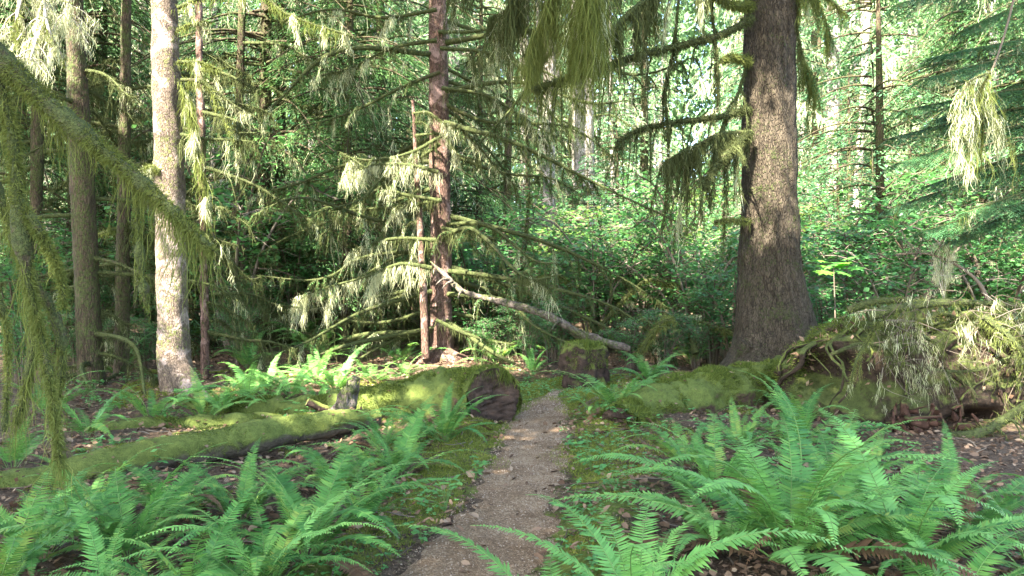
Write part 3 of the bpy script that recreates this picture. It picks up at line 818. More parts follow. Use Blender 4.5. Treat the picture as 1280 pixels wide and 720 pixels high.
def logs():
    r = np.random.default_rng(41)
    nl = [PX(775, 540, 8.1), PX(850, 506, 9.2), PX(930, 488, 10.2), PX(1000, 480, 11.0), PX(1060, 476, 11.6)]
    log_thing('nurse_log', 'broad low log thick with moss, running under the roots of the big spruce', nl, [.26, .32, .33, .33, .31], M['log'], r, .06, 36000, .05, sides=48, moss_top=1.2)
    big = [PX(616, 498, 8.70), PX(602, 498, 8.90), PX(560, 501, 9.05), PX(480, 516, 9.2), PX(400, 524, 9.4), PX(270, 524, 9.7), PX(150, 525, 9.9)]
    log_thing('fallen_log', 'thick mossy log ending in a dark cut face beside the path', big, [.345, .355, .35, .32, .27, .22, .17], M['log'], r, .06, 42000, .04, sides=48, moss_top=1.2)
    thin = [PX(-30, 622, 5.75), PX(80, 598, 6.1), PX(190, 570, 6.6), PX(300, 550, 7.1), PX(400, 531, 7.7), PX(470, 522, 8.2)]
    log_thing('slender_log', 'slender bare-sided log lying slantwise behind the left ferns', thin, [.15, .15, .145, .14, .12, .10], M['log_grey'], r, .02, 6000, .016, sides=26, moss_top=.9)
    low = [PX(410, 536, 8.9), PX(330, 541, 8.8), PX(230, 545, 8.7), PX(120, 556, 8.5), PX(40, 565, 8.4)]
    log_thing('sunken_log', 'sunken rotting log half buried in moss and dead leaves behind the slender log', low, [.10, .18, .21, .19, .13], M['log'], r, .05, 14000, .04, sides=36, moss_top=1.1)
    # broken stub standing on the cut log, and the dark stick lying beside it
    b = PX(436, 522, 8.6)
    root = empty('broken_snag', b, 'short grey splintered stub standing beside the mossy log', 'stump')
    mb = MB()
    P = spline([PX(428, 532, 8.2), PX(432, 506, 8.2), PX(438, 488, 8.2), PX(447, 471, 8.22)], 24)
    tube(mb, P, np.interp(np.linspace(0, 1, 24), [0, .45, .8, 1], [.16, .11, .07, .008]), 18, bark_disp(.045, 5))
    mb.build('stub', M['dead_wood'], root, b, True)
    for k in range(8):
        m2 = MB(); a = r.uniform(0, 6.28)
        q = spline([PX(436 + 9 * math.cos(a), 508, 8.2 + .08 * math.sin(a)), PX(440 + 13 * math.cos(a), 484 - 14 * r.uniform(), 8.2 + .09 * math.sin(a))], 5)
        tube(m2, q, np.linspace(.03, .004, 5), 6); m2.build('splinter', M['dead_wood'], root, b, True)
    b = PX(405, 512, 8.5); mb = MB()
    P = spline([PX(384, 502, 8.2), PX(400, 509, 8.25), PX(418, 515, 8.3), PX(434, 522, 8.4)], 18)
    tube(mb, P, np.linspace(.045, .055, 18), 12, bark_disp(.012, 9))
    o = mb.build('broken_stick', M['stump'], None, b, True, loc=b); tag(o, 'short dark brown broken branch end poking out by the splintered stub', 'branch')
    # mossy stump beyond the path's end
    b = PX(732, 484, 11.5)
    root = empty('mossy_stump', b, 'dark rotten stump with a mossy cap at the end of the path', 'stump')
    mb = MB(); P = spline([PX(733, 496, 11.5), PX(732, 465, 11.5), PX(731, 440, 11.5), PX(731, 426, 11.5)], 30)
    tube(mb, P, np.interp(np.linspace(0, 1, 30), [0, .3, .6, .8, .92, 1], [.38, .34, .33, .29, .2, .05]), 60, lambda v, a, t: bark_disp(.05, 14)(v, a, t) + .022 * np.sin(a * 13 + 3 * sines(v, 5, 15, 2)) + .012 * np.sin(a * 31) * (1 - t))
    mb.build('stump_body', M['stump'], root, b, True)
    m3 = MB(); fuzz(m3, P[12:], np.interp(np.linspace(.4, 1, 18), [0, .3, .6, .8, .92, 1], [.38, .34, .33, .29, .2, .05]), 2600, .05, r, .8)
    tc = P[-1] + np.stack([r.normal(0, .11, 2500), r.normal(0, .11, 2500), r.normal(-.06, .02, 2500)], 1)
    blades(m3, tc, r.normal(0, .7, (2500, 3)) + [0, 0, 1], .06, .012, r)
    clump_strands(m3, P[-6:] + np.array([.0, -.28, 0]), 16, .3, r, .012, 10, .16)
    tag(m3.build('moss', M['moss_tuft'], root, b), kind='stuff')
    # bleached fallen pole leaning across
    pl = [(538, 327), (558, 345), (578, 364), (615, 375), (660, 386), (700, 402), (735, 421), (788, 436)]
    dd = [13.6, 13.4, 13.2, 12.9, 12.6, 12.4, 12.2, 12.0]
    P = spline([PX(a, bb, q) for (a, bb), q in zip(pl, dd)], 80)
    b = P[-1].copy()
    root = empty('dead_pole', b, 'long bleached dead pole leaning from the red-barked tree down to the stump', 'dead branch')
    mb = MB(); tube(mb, P, np.interp(np.linspace(0, 1, 80), [0, .12, .25, .5, 1], [.010, .028, .044, .058, .066]), 18, bark_disp(.02, 17))
    mb.build('pole', M['dead_wood'], root, b, True)
    for (a0, b0, a1, b1, q) in [(566, 352, 552, 362, 13.2), (578, 364, 572, 374, 13.1), (700, 402, 690, 412, 12.3), (560, 349, 545, 356, 13.3), (735, 421, 722, 412, 12.1)]:
        m2 = MB(); tube(m2, spline([PX(a0, b0, q), PX((a0 + a1) / 2, (b0 + b1) / 2 - 3, q - .1), PX(a1, b1, q - .15)], 7), np.linspace(.03, .008, 7), 6)
        m2.build('snapped_twig', M['dead_wood'], root, b, True)
logs()

# ------------------------------------------------------------------ other near trees
def mossy_conifer(name, label, px, d, widths_px, mat, seed, branches, top=13, moss=.45, moss_n=16, lich=.3, needles=0, zlo=.25, zhi=.95, llo=1.2, lhi=3.2,
                  twigs=9, sides=26, amp=.010, az=None, droop=.45, group=None, twig_len=.6, bmat=None, mossmat='moss_dark', r0=None, flute=0, per=8, fz=140, W=.010):
    r = np.random.default_rng(seed)
    base = PX(px[0][0], px[0][1], d)
    root = empty(name, base, label, 'tree', group)
    P = trunk_pts(px, d, top)
    w = np.array(widths_px) * d / FPX
    _, Q, rad = make_trunk(root, base, P, list(w) + [w[-1] * .7], mat, r, sides, amp, flute)
    for k in range(branches):
        u = zlo + (zhi - zlo) * (k + r.uniform()) / branches
        i = int(u * (len(Q) - 1)); p = Q[i]
        a = r.uniform(0, 6.28) if az is None else r.normal(az[r.integers(len(az))], .5)
        l = r.uniform(llo, lhi); dh = np.array([math.cos(a), math.sin(a), 0])
        dr = droop * r.uniform(.3, 1.5)
        p1 = p + dh * l * .4 + np.array([0, 0, -dr * l * .22 + .05]); p2 = p + dh * l * .75 + np.array([0, 0, -dr * l * .6]); p3 = p + dh * l + np.array([0, 0, -dr * l * .78])
        wob = r.normal(0, .05 * l, (2, 3))
        tree_branch(root, base, [p, p1 + wob[0], p2 + wob[1], p3], r0 or (.02 + .008 * l), .008, r, moss=moss * r.uniform(.6, 1.3), moss_n=int(moss_n * l / 2 * r.uniform(.6, 1.4)), twigs=int(twigs * r.uniform(.6, 1.3)),
                    twig_len=twig_len, needles=needles, lich=lich, twig_drop=.9, mossmat=mossmat, mat=bmat, per=per, fz=fz, W=W)
    return root, base, Q

def near_trees():
    r = np.random.default_rng(53)
    # red-barked tree in the middle
    root, base, Q = mossy_conifer('hemlock_tree', 'red-barked conifer hung with pale lichen, standing on exposed roots left of the bleached pole', [(552, 448), (552, 430), (551, 380), (551, 300), (549, 150), (547, 0)], 15.0, [36, 29, 27, 26, 25, 23],
                                  M['bark_red'], 61, 34, 12, moss=.42, moss_n=17, lich=.14, needles=44, zlo=.22, zhi=.82, llo=2.4, lhi=5.2, az=[0.1, 3.2, 3.0, -.4, 3.6, .5], droop=.42, twigs=13, per=7)
    for pl, q, kw in [
        ([(548, 40), (600, 38), (640, 22), (670, 5)], 14.8, dict(moss=.3, moss_n=18, lich=.1)),
        ([(555, 152), (575, 160), (600, 185), (625, 215), (650, 235)], 14.6, dict(moss=.4, moss_n=24, lich=.1)),
        ([(690, 62), (665, 100), (640, 135), (600, 178)], 13.6, dict(moss=.25, moss_n=14, lich=.1)),
        ([(550, 180), (500, 215), (440, 262), (395, 300)], 14.5, dict(moss=.4, moss_n=24, lich=.25)),
        ([(552, 250), (500, 258), (450, 262), (400, 266)], 14.3, dict(moss=.45, moss_n=24, lich=.6)),
        ([(550, 90), (500, 110), (440, 140), (380, 158)], 14.5, dict(moss=.4, moss_n=24, lich=.4)),
        ([(540, 335), (500, 330), (460, 345), (400, 362), (372, 372)], 14.0, dict(moss=.75, moss_n=34, lich=1.0)),
        ([(548, 215), (510, 206), (470, 206), (440, 216)], 14.1, dict(moss=.6, moss_n=22, lich=1.0)),
        ([(545, 300), (500, 298), (465, 304), (436, 318)], 14.0, dict(moss=.6, moss_n=22, lich=1.0)),
        ([(545, 250), (490, 238), (450, 205), (425, 190)], 14.1, dict(moss=.5, moss_n=20, lich=1.0)),
        ([(546, 12), (480, 22), (410, 12), (335, 34)], 14.3, dict(moss=.6, moss_n=26, lich=.8)),
        ([(550, 60), (610, 66), (660, 90), (700, 130)], 14.2, dict(moss=.7, moss_n=30, lich=.2)),
        ([(552, 110), (610, 120), (655, 150), (690, 190)], 14.3, dict(moss=.7, moss_n=30, lich=.15)),
        ([(546, 50), (490, 60), (440, 84), (395, 96)], 14.4, dict(moss=.6, moss_n=26, lich=.5)),
        ([(552, 285), (590, 292), (620, 300)], 14.6, dict(moss=.3, moss_n=14, lich=.5)),
        ([(552, 170), (515, 190), (470, 200), (430, 196)], 14.2, dict(moss=.5, moss_n=26, lich=.9)),
        ([(545, 400), (590, 420), (640, 430), (668, 425)], 14.2, dict(moss=.3, moss_n=16, lich=.7)),
    ]:
        tree_branch(root, base, [PX(a, b, q) for a, b in pl], .04, .012, r, twigs=9, twig_len=.6, twig_drop=1.1, mossmat='moss_dark', needles=14, **kw)
    for k, (a, b) in enumerate([(512, 462), (528, 470), (560, 475), (585, 465), (600, 458), (545, 480)]):
        m2 = MB(); q0 = PX(552, 438, 14.9); q2 = PX(a, b + 6, 14.4 + .1 * k); q1 = (q0 + q2) / 2 + np.array([0, -.1, .06])
        tube(m2, spline([q0, q1, q2], 12), np.linspace(.13, .05, 12), 10, bark_disp(.02, 200 + k)); m2.build('root', M['bark_red'], root, base, True)
    # thin dead snag close beside it
    mossy_conifer('dead_sapling', 'thin dead stem draped in pale lichen, right beside the red-barked tree', [(532, 448), (530, 380), (526, 300), (520, 200), (516, 125)], 14.4, [11, 10, 9, 8, 5], M['bark_red'], 63, 11, None, moss=.5, moss_n=18,
                  lich=1.0, zlo=.25, zhi=1.0, llo=.4, lhi=1.4, az=[3.1, 3.3, .1], droop=.5, twigs=4, sides=10, amp=.006, twig_len=.35)
    # sunlit pale trunk on the left
    root, base, Q = mossy_conifer('pale_barked_tree', 'pale sunlit trunk with a curved foot, left of the ferny glade', [(236, 505), (226, 484), (219, 450), (216, 380), (213, 250), (209, 120), (205, 0)], 10.7, [62, 46, 39, 37, 36, 34, 31],
                                  M['bark_left'], 65, 4, 11, moss=.5, moss_n=20, lich=.6, zlo=.5, zhi=.8, llo=.5, lhi=1.2, az=[0, .3], twigs=5, sides=44, amp=.012, flute=.05)
    for pl, q, kw in [
        ([(222, 38), (240, 30), (262, 28)], 10.6, dict(moss=.35, moss_n=14, lich=1.0)),
        ([(222, 78), (250, 78), (278, 88)], 10.5, dict(moss=.35, moss_n=18, lich=.8)),
        ([(228, 112), (238, 130), (243, 170), (252, 215), (262, 262)], 10.45, dict(moss=.5, moss_n=80, lich=1.0, per=11)),
        ([(226, 100), (250, 102), (268, 120), (290, 170)], 10.5, dict(moss=.25, moss_n=16, lich=.1)),
        ([(200, 215), (190, 208), (180, 210)], 10.5, dict(moss=.22, moss_n=12, lich=1.0)),
        ([(320, -20), (350, 12), (385, 28), (440, 45)], 10.2, dict(moss=.32, moss_n=30, lich=.9)),
        ([(222, 10), (270, -10), (320, -20)], 10.4, dict(moss=.4, moss_n=22, lich=.6)),
    ]:
        tree_branch(root, base, [PX(a, b, q) for a, b in pl], .028, .010, r, twigs=4, twig_len=.28, twig_drop=1.2, mossmat='moss_hang', **kw)
    m2 = MB(); tube(m2, spline([PX(225, 470, 10.6), PX(240, 486, 10.45), PX(252, 500, 10.3), PX(268, 512, 10.2)], 14), np.linspace(.19, .06, 14), 16, bark_disp(.02, 88)); m2.build('root', M['bark_left'], root, base, True)
    # dark trunks at the left
    mossy_conifer('brown_barked_tree', 'straight brown trunk behind the slanting mossy limb, leftmost of the standing trunks', [(117, 500), (112, 440), (106, 300), (98, 130), (92, 0)], 11.2, [34, 30, 28, 25, 22], M['bark_brown'], 67, 16, 11, moss=.4, moss_n=16, lich=.12,
                  zlo=.12, zhi=.7, llo=.6, lhi=2.2, twigs=6, sides=30, needles=0, az=[0, 3.1, .5, -.5])
    mossy_conifer('slender_mossy_tree', 'slender moss-coated stem between the brown trunk and the pale trunk', [(150, 502), (152, 440), (154, 300), (156, 150), (158, 0)], 12.0, [20, 17, 16, 14, 12], M['bark_brown'], 69, 16, 11, moss=.45, moss_n=18, lich=.12,
                  zlo=.12, zhi=.75, llo=.5, lhi=2.0, twigs=6, sides=20, az=[0, 3.1])
    mossy_conifer('red_stemmed_tree', 'thin reddish stem just right of the pale trunk', [(256, 486), (256, 420), (254, 300), (251, 150), (248, 0)], 12.2, [12, 10, 10, 9, 8], M['bark_red'], 71, 18, 11, moss=.55, moss_n=20, lich=.2, zlo=.2, zhi=.75,
                  llo=.6, lhi=2.0, twigs=7, sides=16, az=[0, 3.1, .3])
    # dead-limbed trees behind, between pale trunk and red-barked tree
    for k, (label, px, d, wd, sd, nb, az) in enumerate([
        ('dark rotten trunk with a torn brown hollow at its foot, deep in shade', [(346, 462), (345, 425), (347, 380), (349, 300), (351, 150), (353, 0)], 18.5, [40, 30, 16, 13, 12, 11], 73, 20, [0, 3.1, .6, 2.6]),
        ('dim mossy trunk with many drooping dead limbs, left of the red-barked tree', [(428, 455), (430, 380), (432, 250), (434, 100), (436, 0)], 20.0, [15, 13, 12, 11, 10], 75, 26, [0, 3.1, .3, 2.8]),
        ('dim mossy trunk half hidden behind the pale sunlit trunk', [(290, 470), (292, 380), (296, 250), (300, 100), (303, 0)], 17.0, [13, 12, 11, 10, 9], 77, 22, [0, 3.1, .5]),
        ('dark thin tree seen through the strands at the far left', [(40, 470), (42, 380), (45, 250), (48, 100), (50, 0)], 15.0, [18, 16, 15, 14, 12], 79, 22, [0, 3.1, .5]),
        ('dim drooping tree right of the red-barked tree', [(628, 450), (630, 380), (634, 250), (637, 100), (640, 0)], 22.0, [12, 11, 10, 9, 8], 81, 20, [0, 3.1, 2.6])]):
        mossy_conifer('mossy_tree', label, px, d, wd, M['bark_brown'], sd, nb, 14, moss=.55, moss_n=12, lich=.22, zlo=.12, zhi=.75, llo=1.0, lhi=3.6, twigs=9, sides=14, needles=22, az=az, droop=.5,
                      group=None, twig_len=.8, W=.014, per=7, fz=100)
near_trees()

# ------------------------------------------------------------------ slanting mossy limb at the left edge
def left_limb():
    r = np.random.default_rng(91)
    d0 = 4.3
    base = np.array([-4.6, 5.0, GH(-4.6, 5.0)])
    root = empty('leaning_mossy_maple', base, 'moss-smothered maple leaning in at the left edge with long hanging strands', 'tree')
    # its stem stands just outside the frame
    tr = spline([base, base + [.1, -.1, 1.0], [-4.0, 4.8, 2.4], PX(-170, -70, d0 + .4), PX(-60, 20, d0 + .1)], 40)
    mb = MB(); tube(mb, tr, np.linspace(.16, .085, 40), 18, bark_disp(.02, 5)); mb.build('trunk', M['branch'], root, base, True)
    def limb(pl, q, r0, r1, fzn, fl, cl, per, L, W=.006, spread=.05, mats='moss_hang', wander=.22):
        P = spline([PX(a, b, dd) for (a, b), dd in zip(pl, q)], 50)
        rad = np.linspace(r0, r1, 50)
        wd, ms = MB(), MB()
        tube(wd, P, rad, 12, bark_disp(.02, int(r.integers(1e6))))
        fuzz(ms, P, rad, fzn, fl, r, .9, W=.006)
        clump_strands(ms, P, cl, L, r, W, per, spread, wander)
        o = wd.build('limb', M['branch'], root, base, True)
        tag(ms.build('hanging_moss', M[mats], o, base), kind='stuff')
        return P
    limb([(-60, 20), (0, 72), (60, 130), (120, 180), (180, 230), (226, 274), (266, 314)], np.linspace(d0 + .1, d0 - .4, 7), .065, .010, 7000, .045, 150, 9, .50)
    limb([(-10, 85), (14, 160), (22, 250), (34, 340), (52, 420), (66, 500), (76, 585)], np.linspace(d0, d0 - .3, 7), .035, .006, 5000, .045, 170, 10, .45)
    limb([(-20, 200), (8, 270), (30, 330), (45, 400), (36, 470), (20, 530)], np.linspace(d0 + .1, d0 - .1, 6), .025, .006, 3000, .045, 80, 12, .40)
    limb([(20, 250), (44, 282), (62, 312), (76, 345), (80, 385)], np.linspace(d0 - .1, d0 - .2, 5), .025, .008, 2600, .04, 40, 9, .2)
    limb([(36, 340), (70, 400), (78, 450), (70, 520)], np.linspace(d0, d0 - .1, 4), .018, .006, 1500, .04, 36, 9, .22)
    limb([(175, 228), (172, 270), (176, 330), (184, 390)], np.linspace(d0 - .2, d0 - .2, 4), .008, .004, 700, .03, 40, 9, .25)
    limb([(-40, 330), (0, 380), (10, 440), (6, 540)], np.linspace(d0 + .3, d0 + .3, 4), .02, .006, 1500, .04, 40, 9, .25)
    # pale dead spray at the top left
    b2 = PX(40, -30, 6.0)
    rt = empty('lichened_dead_bough', b2, 'pale sunlit dead bough with grey twigs and lichen, top left corner', 'branch')
    for pl in [[(60, -60), (55, 0), (62, 40), (78, 70)], [(60, -60), (30, -10), (20, 30), (25, 62)], [(50, -30), (60, 10), (45, 50), (38, 75)], [(70, -50), (85, 0), (82, 30)]]:
        tree_branch(rt, b2, [PX(a, b, 6.0 + .15 * r.normal()) for a, b in pl], .016, .006, r, moss=.3, moss_n=14, twigs=12, twig_len=.28, lich=1.0, twig_drop=.6, fz=60, mat=M['twig_pale'], W=.006)
left_limb()

# ------------------------------------------------------------------ upturned root mound on the right
def root_mound():
    r = np.random.default_rng(101)
    cx, cy, R0 = 5.35, 9.7, 1.9
    base = np.array([cx, cy, GH(cx, cy)])
    root = empty('root_mound', base, 'upturned rotting root mound with a dark hollow, draped in mossy twigs', 'root wad')
    n, m = 110, 70
    u = np.linspace(0, 2 * math.pi, n, endpoint=False); v = np.linspace(0, 1, m)
    U, V = np.meshgrid(u, v)
    rr = np.cos(V * math.pi / 2) ** .55; hh = np.sin(V * math.pi / 2) ** .75
    X = cx + 1.85 * rr * np.cos(U); Y = cy + 1.15 * rr * np.sin(U); Z = base[2] - .25 + 1.42 * hh
    p = np.stack([X.ravel(), Y.ravel(), Z.ravel()], 1)
    dv = unit(p - np.array([cx, cy, .3]))
    p = p + dv * (.22 * sines(p, 2.2, 301, 3) + .09 * sines(p, 9, 302, 3) + .04 * sines(p, 30, 303, 2))[:, None]
    hol = PX(1068, 478, 8.7)                                     # the hollow
    g = np.exp(-((p[:, 0] - hol[0]) / .30) ** 2 - ((p[:, 2] - hol[2]) / .28) ** 2) * (p[:, 1] < cy)
    p[:, 1] += g * 1.1
    hol2 = PX(1225, 530, 8.6)
    g = np.exp(-((p[:, 0] - hol2[0]) / .30) ** 2 - ((p[:, 2] - hol2[2]) / .14) ** 2) * (p[:, 1] < cy)
    p[:, 1] += g * .6
    i = np.arange(m - 1)[:, None] * n; j = np.arange(n)[None]; j2 = (j + 1) % n
    f = np.stack([i + j, i + j2, i + n + j2, i + n + j], -1).reshape(-1, 4)
    mb = MB(); mb.add(p, f); mb.build('earth_mass', M['rot'], root, base, True)
    # crumbling red rot at the foot of the mound
    mb = MB()
    for k in range(26):
        c = PX(r.uniform(1110, 1200), r.uniform(512, 548), 8.0 + .3 * r.uniform())
        s = r.uniform(.03, .09); q = spline([c, c + r.normal(0, s, 3), c + np.array([r.normal(0, s), 0, r.uniform(.05, .16)])], 5)
        tube(mb, q, np.linspace(s * .6, s * .15, 5), 6)
    tag(mb.build('red_rot', M['red_rot'], root, base), kind='stuff')
    # roots and draped limbs
    lines = [([(1190, 548), (1215, 545), (1250, 528), (1290, 500)], 7.9, .05), ([(1085, 396), (1130, 384), (1200, 378), (1290, 384)], 8.7, .04), ([(1060, 388), (1100, 376), (1160, 378)], 8.9, .035), ([(1230, 396), (1270, 430), (1300, 480)], 8.1, .025), ([(1100, 400), (1085, 425), (1070, 452), (1062, 486)], 8.3, .012)]
    def surf(uu, vv):
        q = np.stack([cx + 1.85 * np.cos(vv * math.pi / 2) ** .55 * np.cos(uu), cy + 1.15 * np.cos(vv * math.pi / 2) ** .55 * np.sin(uu), base[2] - .25 + 1.42 * np.sin(vv * math.pi / 2) ** .75], 1)
        dq = unit(q - np.array([cx, cy, .3]))
        return q + dq * (.22 * sines(q, 2.2, 301, 3) + .09 * sines(q, 9, 302, 3) + .03)[:, None]
    for k in range(26):
        u0 = -math.pi / 2 + r.uniform(-1.35, 1.35); v0 = r.uniform(.45, .95)
        tt = np.linspace(0, 1, 18); vv = v0 * (1 - tt * r.uniform(.6, 1.0)) + .02; uu = u0 + r.normal(0, .25) * tt + .12 * np.sin(tt * r.uniform(4, 9) + r.uniform(0, 6))
        q = surf(uu, vv); rr = r.uniform(.018, .055); mb = MB(); tube(mb, q, np.linspace(rr, rr * .4, 18), 9, bark_disp(.01, 700 + k))
        mb.build('root', M['rot'] if k % 3 else M['stump'], root, base, True)
    for pl, q, rr in lines:
        tree_branch(root, base, [PX(a, b, q + .05 * r.normal()) for a, b in pl], rr * 1.5, rr * .7, r, moss=.22, moss_n=5, twigs=6, twig_len=.4, twig_drop=1.0, lich=.25, fz=160, W=.007, per=9, name='root_branch', mossmat='moss_hang')
    # a thatch of fine dead twigs over the front of the mound
    for grp in range(9):
        mb, ms, lc = MB(), MB(), MB()
        a0, b0 = r.uniform(1110, 1300), r.uniform(378, 470)
        c = PX(a0, b0, 8.35 + .25 * r.uniform())
        for k in range(12):
            a = r.uniform(-3.3, .2); l = r.uniform(.15, .6)
            dd = np.array([math.cos(a), -.35 * r.uniform(), .75 * math.sin(a)])
            c2 = c + r.normal(0, .14, 3) * [1, .3, 1]
            q = spline([c2, c2 + dd * l * .5 + r.normal(0, .09, 3), c2 + dd * l + r.normal(0, .06, 3) + np.array([0, 0, -.08])], 7)
            tube(mb, q, np.linspace(.005, .0015, 7), 4)
            clump_strands(ms if r.uniform() < .65 else lc, q, 4, .24, r, .007, 7, .04)
        o = mb.build('dead_twig', M['twig'], root, base)
        if ms.n: ms.build('hanging_moss', M['moss_hang'], o, base)
        if lc.n: lc.build('beard_lichen', M['lichen'], o, base)
    # fallen mossy limbs lying over its front, hung with moss
    for vv, u0, u1, ln in ((.78, -1.2, .1, .5), (.70, -.2, 1.1, .5), (.56, -1.1, -.1, .45), (.50, 0, 1.2, .45), (.36, -1.0, .2, .4), (.30, .2, 1.2, .35), (.84, -.7, .7, .5)):
        uu = np.linspace(-math.pi / 2 + u0, -math.pi / 2 + u1, 9)
        q = surf(uu, vv + .07 * np.sin(uu * 6 + vv * 9)) + np.array([0, -.10 - .22 * vv, .05]) + r.normal(0, .03, (9, 3))
        tree_branch(root, base, q, .022, .010, r, moss=ln, moss_n=11, twigs=9, twig_len=.35, twig_drop=1.2, lich=.35, fz=130, W=.008, per=8, name='fallen_limb', mossmat='moss_hang' if vv > .6 else 'moss_dark')
    # dead leaves and moss caught on it
    k = r.integers(0, len(p), 900); c = p[k] + dv[k] * .015
    mb = MB(); kites(mb, c, unit(r.normal(0, 1, (900, 3)) + dv[k] * .2), dv[k] + r.normal(0, .4, (900, 3)), r.uniform(.04, .11, 900), r.uniform(.02, .06, 900))
    tag(mb.build('caught_leaves', M['litter'], root, base), kind='stuff')
    k = r.integers(0, len(p), 44000); pm = p[k] + r.normal(0, .03, (44000, 3)); kk = (sines(pm, 2.6, 311, 3) + .5 * (pm[:, 2] - .7) > .15)
    pm = pm[kk]; mb = MB(); blades(mb, pm, dv[k][kk] + r.normal(0, .5, (len(pm), 3)), r.uniform(.02, .06, len(pm)), .010, r)
    tag(mb.build('moss', M['moss_tuft'], root, base), kind='stuff')
    # thin bare stem arching behind the mound
    b = PX(1238, 380, 9.4); mb = MB()
    P = spline([PX(1240, 385, 9.4), PX(1222, 352, 9.5), PX(1190, 328, 9.6), PX(1155, 317, 9.7), PX(1120, 318, 9.8)], 40)
    tube(mb, P, np.linspace(.03, .007, 40), 8, bark_disp(.006, 3))
    for k in range(14):
        i = r.integers(14, 39); q = P[i]; tube(mb, spline([q, q + r.normal(0, .12, 3) + [0, 0, .03], q + r.normal(0, .2, 3) + [0, 0, .05]], 6), np.linspace(.006, .002, 6), 4)
    tag(mb.build('bare_branch', M['twig'], None, b, True, loc=b), 'thin bare brown stem arching up behind the root mound', 'branch')
    # bleached twig tuft on the mound
    b = PX(1178, 345, 9.6); rt = empty('dead_twig_tuft', b, 'bleached tuft of dead twigs standing above the root mound', 'branch')
    for k in range(6):
        a = r.uniform(-.7, .7)
        tree_branch(rt, b, [PX(1180, 372, 9.6), PX(1178 + 20 * a, 340, 9.6), PX(1178 + 45 * a, 300 + 20 * abs(a), 9.6 + .1 * r.normal())], .010, .003, r, moss=.22, moss_n=8, twigs=8, twig_len=.22, twig_drop=.2, lich=1.0, mat=M['twig_pale'], fz=0, W=.006)
root_mound()

# ------------------------------------------------------------------ hemlock boughs at the right
def right_hemlock():
    r = np.random.default_rng(111)
    tx = PX(1390, 350, 9.6)
    base = np.array([tx[0], 9.6, GH(tx[0], 9.6)])
    root = empty('young_hemlock', base, 'hemlock reaching in from the right edge with layered feathery green boughs', 'tree')
    P = np.array([base, base + [.02, 0, 3], base + [0, .05, 7], base + [.05, 0, 11]])
    make_trunk(root, base, P, [.34, .30, .26, .15], M['bark_brown'], r, 20)
    def bough(a, b, q, l):
        wood, nd, ms, lc = MB(), MB(), MB(), MB()
        p3 = PX(a, b, q); p0 = np.array([tx[0], 9.6, p3[2] + r.uniform(.3, .7)])
        p1 = p0 * .62 + p3 * .38 + [0, 0, .16]; p2 = p0 * .25 + p3 * .75 + [0, 0, .08]
        A = spline([p0, p1, p2, p3], 40); tube(wood, A, np.linspace(.03, .004, 40), 7)
        ax = unit(p3 - p0); sd = unit(np.cross(ax, [0, 0, 1.0]))
        for k in range(64):
            u = .14 + .85 * k / 64; i = int(u * 39); s = 1 if k % 2 else -1
            L = .72 * (1.12 - u) ** .7 * r.uniform(.65, 1.1)
            d = unit(ax * r.uniform(.55, .85) + sd * s * r.uniform(.5, .9) + [0, 0, -.12 - .1 * r.uniform()])
            T = spline([A[i], A[i] + d * L * .5, A[i] + d * L + [0, 0, -.22 * L]], 9)
            tube(wood, T, np.linspace(.005, .0015, 9), 3)
            for jj in range(1, 9):
                for s2 in (1, -1):
                    c = T[jj]; l2 = .24 * L * (1.25 - jj / 9) * r.uniform(.7, 1.2) + .03
                    td = unit(T[jj] - T[jj - 1]); d2 = unit(td * .8 + np.cross(td, [0, 0, 1.0]) * s2 * .75 + [0, 0, -.15])
                    m = max(3, int(l2 / .014)); f = np.repeat(np.linspace(.05, 1, m), 2); sg = np.tile([1, -1], m)[:, None]
                    cc = c + d2 * (f * l2)[:, None]
                    kites(nd, cc, d2 * .8 + np.cross(d2, [0, 0, 1.0]) * sg * .7 + r.normal(0, .12, (2 * m, 3)), np.array([0, 0, 1.0]) + r.normal(0, .25, (2 * m, 3)), r.uniform(.020, .034, 2 * m), r.uniform(.006, .010, 2 * m))
            if r.uniform() < .25: clump_strands(ms if r.uniform() < .5 else lc, T, 2, .35, r, .007, 6, .03)
        o = wood.build('bough', M['branch'], root, base, True); nd.build('needles', M['needles_blue'], o, base)
        if ms.n: ms.build('hanging_moss', M['moss_hang'], o, base)
        if lc.n: lc.build('beard_lichen', M['lichen'], o, base)
    for a, b, q in [(1165, 72, 8.8), (1150, 100, 8.4), (1128, 138, 8.7), (1115, 172, 9.0), (1118, 205, 8.6), (1170, 150, 9.4), (1160, 232, 9.2), (1110, 262, 9.4), (1150, 290, 9.0), (1200, 40, 9.2), (1190, 300, 9.6), (1120, 5, 9.0), (1210, 265, 8.6)]:
        bough(a, b, q, 2)
    # dead hanging twig with moss
    b = PX(1262, -20, 7.6); rt = empty('hanging_dead_bough', b, 'thin dead bough hung with pale moss, dangling in front of the hemlock', 'branch')
    tree_branch(rt, b, [PX(1275, -40, 7.6), PX(1262, 20, 7.6), PX(1244, 78, 7.55), (PX(1228, 108, 7.5))], .012, .008, r, moss=.1, moss_n=2, twigs=2, twig_len=.2, lich=.5, fz=0, mat=M['twig'])
    for pl in [[(1240, 90), (1215, 100), (1200, 125), (1192, 170)], [(1232, 100), (1222, 130), (1216, 170), (1212, 205)], [(1234, 100), (1240, 130), (1250, 160), (1268, 185)], [(1238, 90), (1225, 118), (1228, 160), (1226, 215)], [(1226, 108), (1206, 150), (1196, 200)]]:
        tree_branch(rt, b, [PX(x, y, 7.5 + .12 * r.normal()) for x, y in pl], .013, .005, r, moss=.55, moss_n=7, twigs=6, twig_len=.3, twig_drop=1.3, lich=.9, fz=40, mat=M['branch'], W=.007, per=9)
right_hemlock()

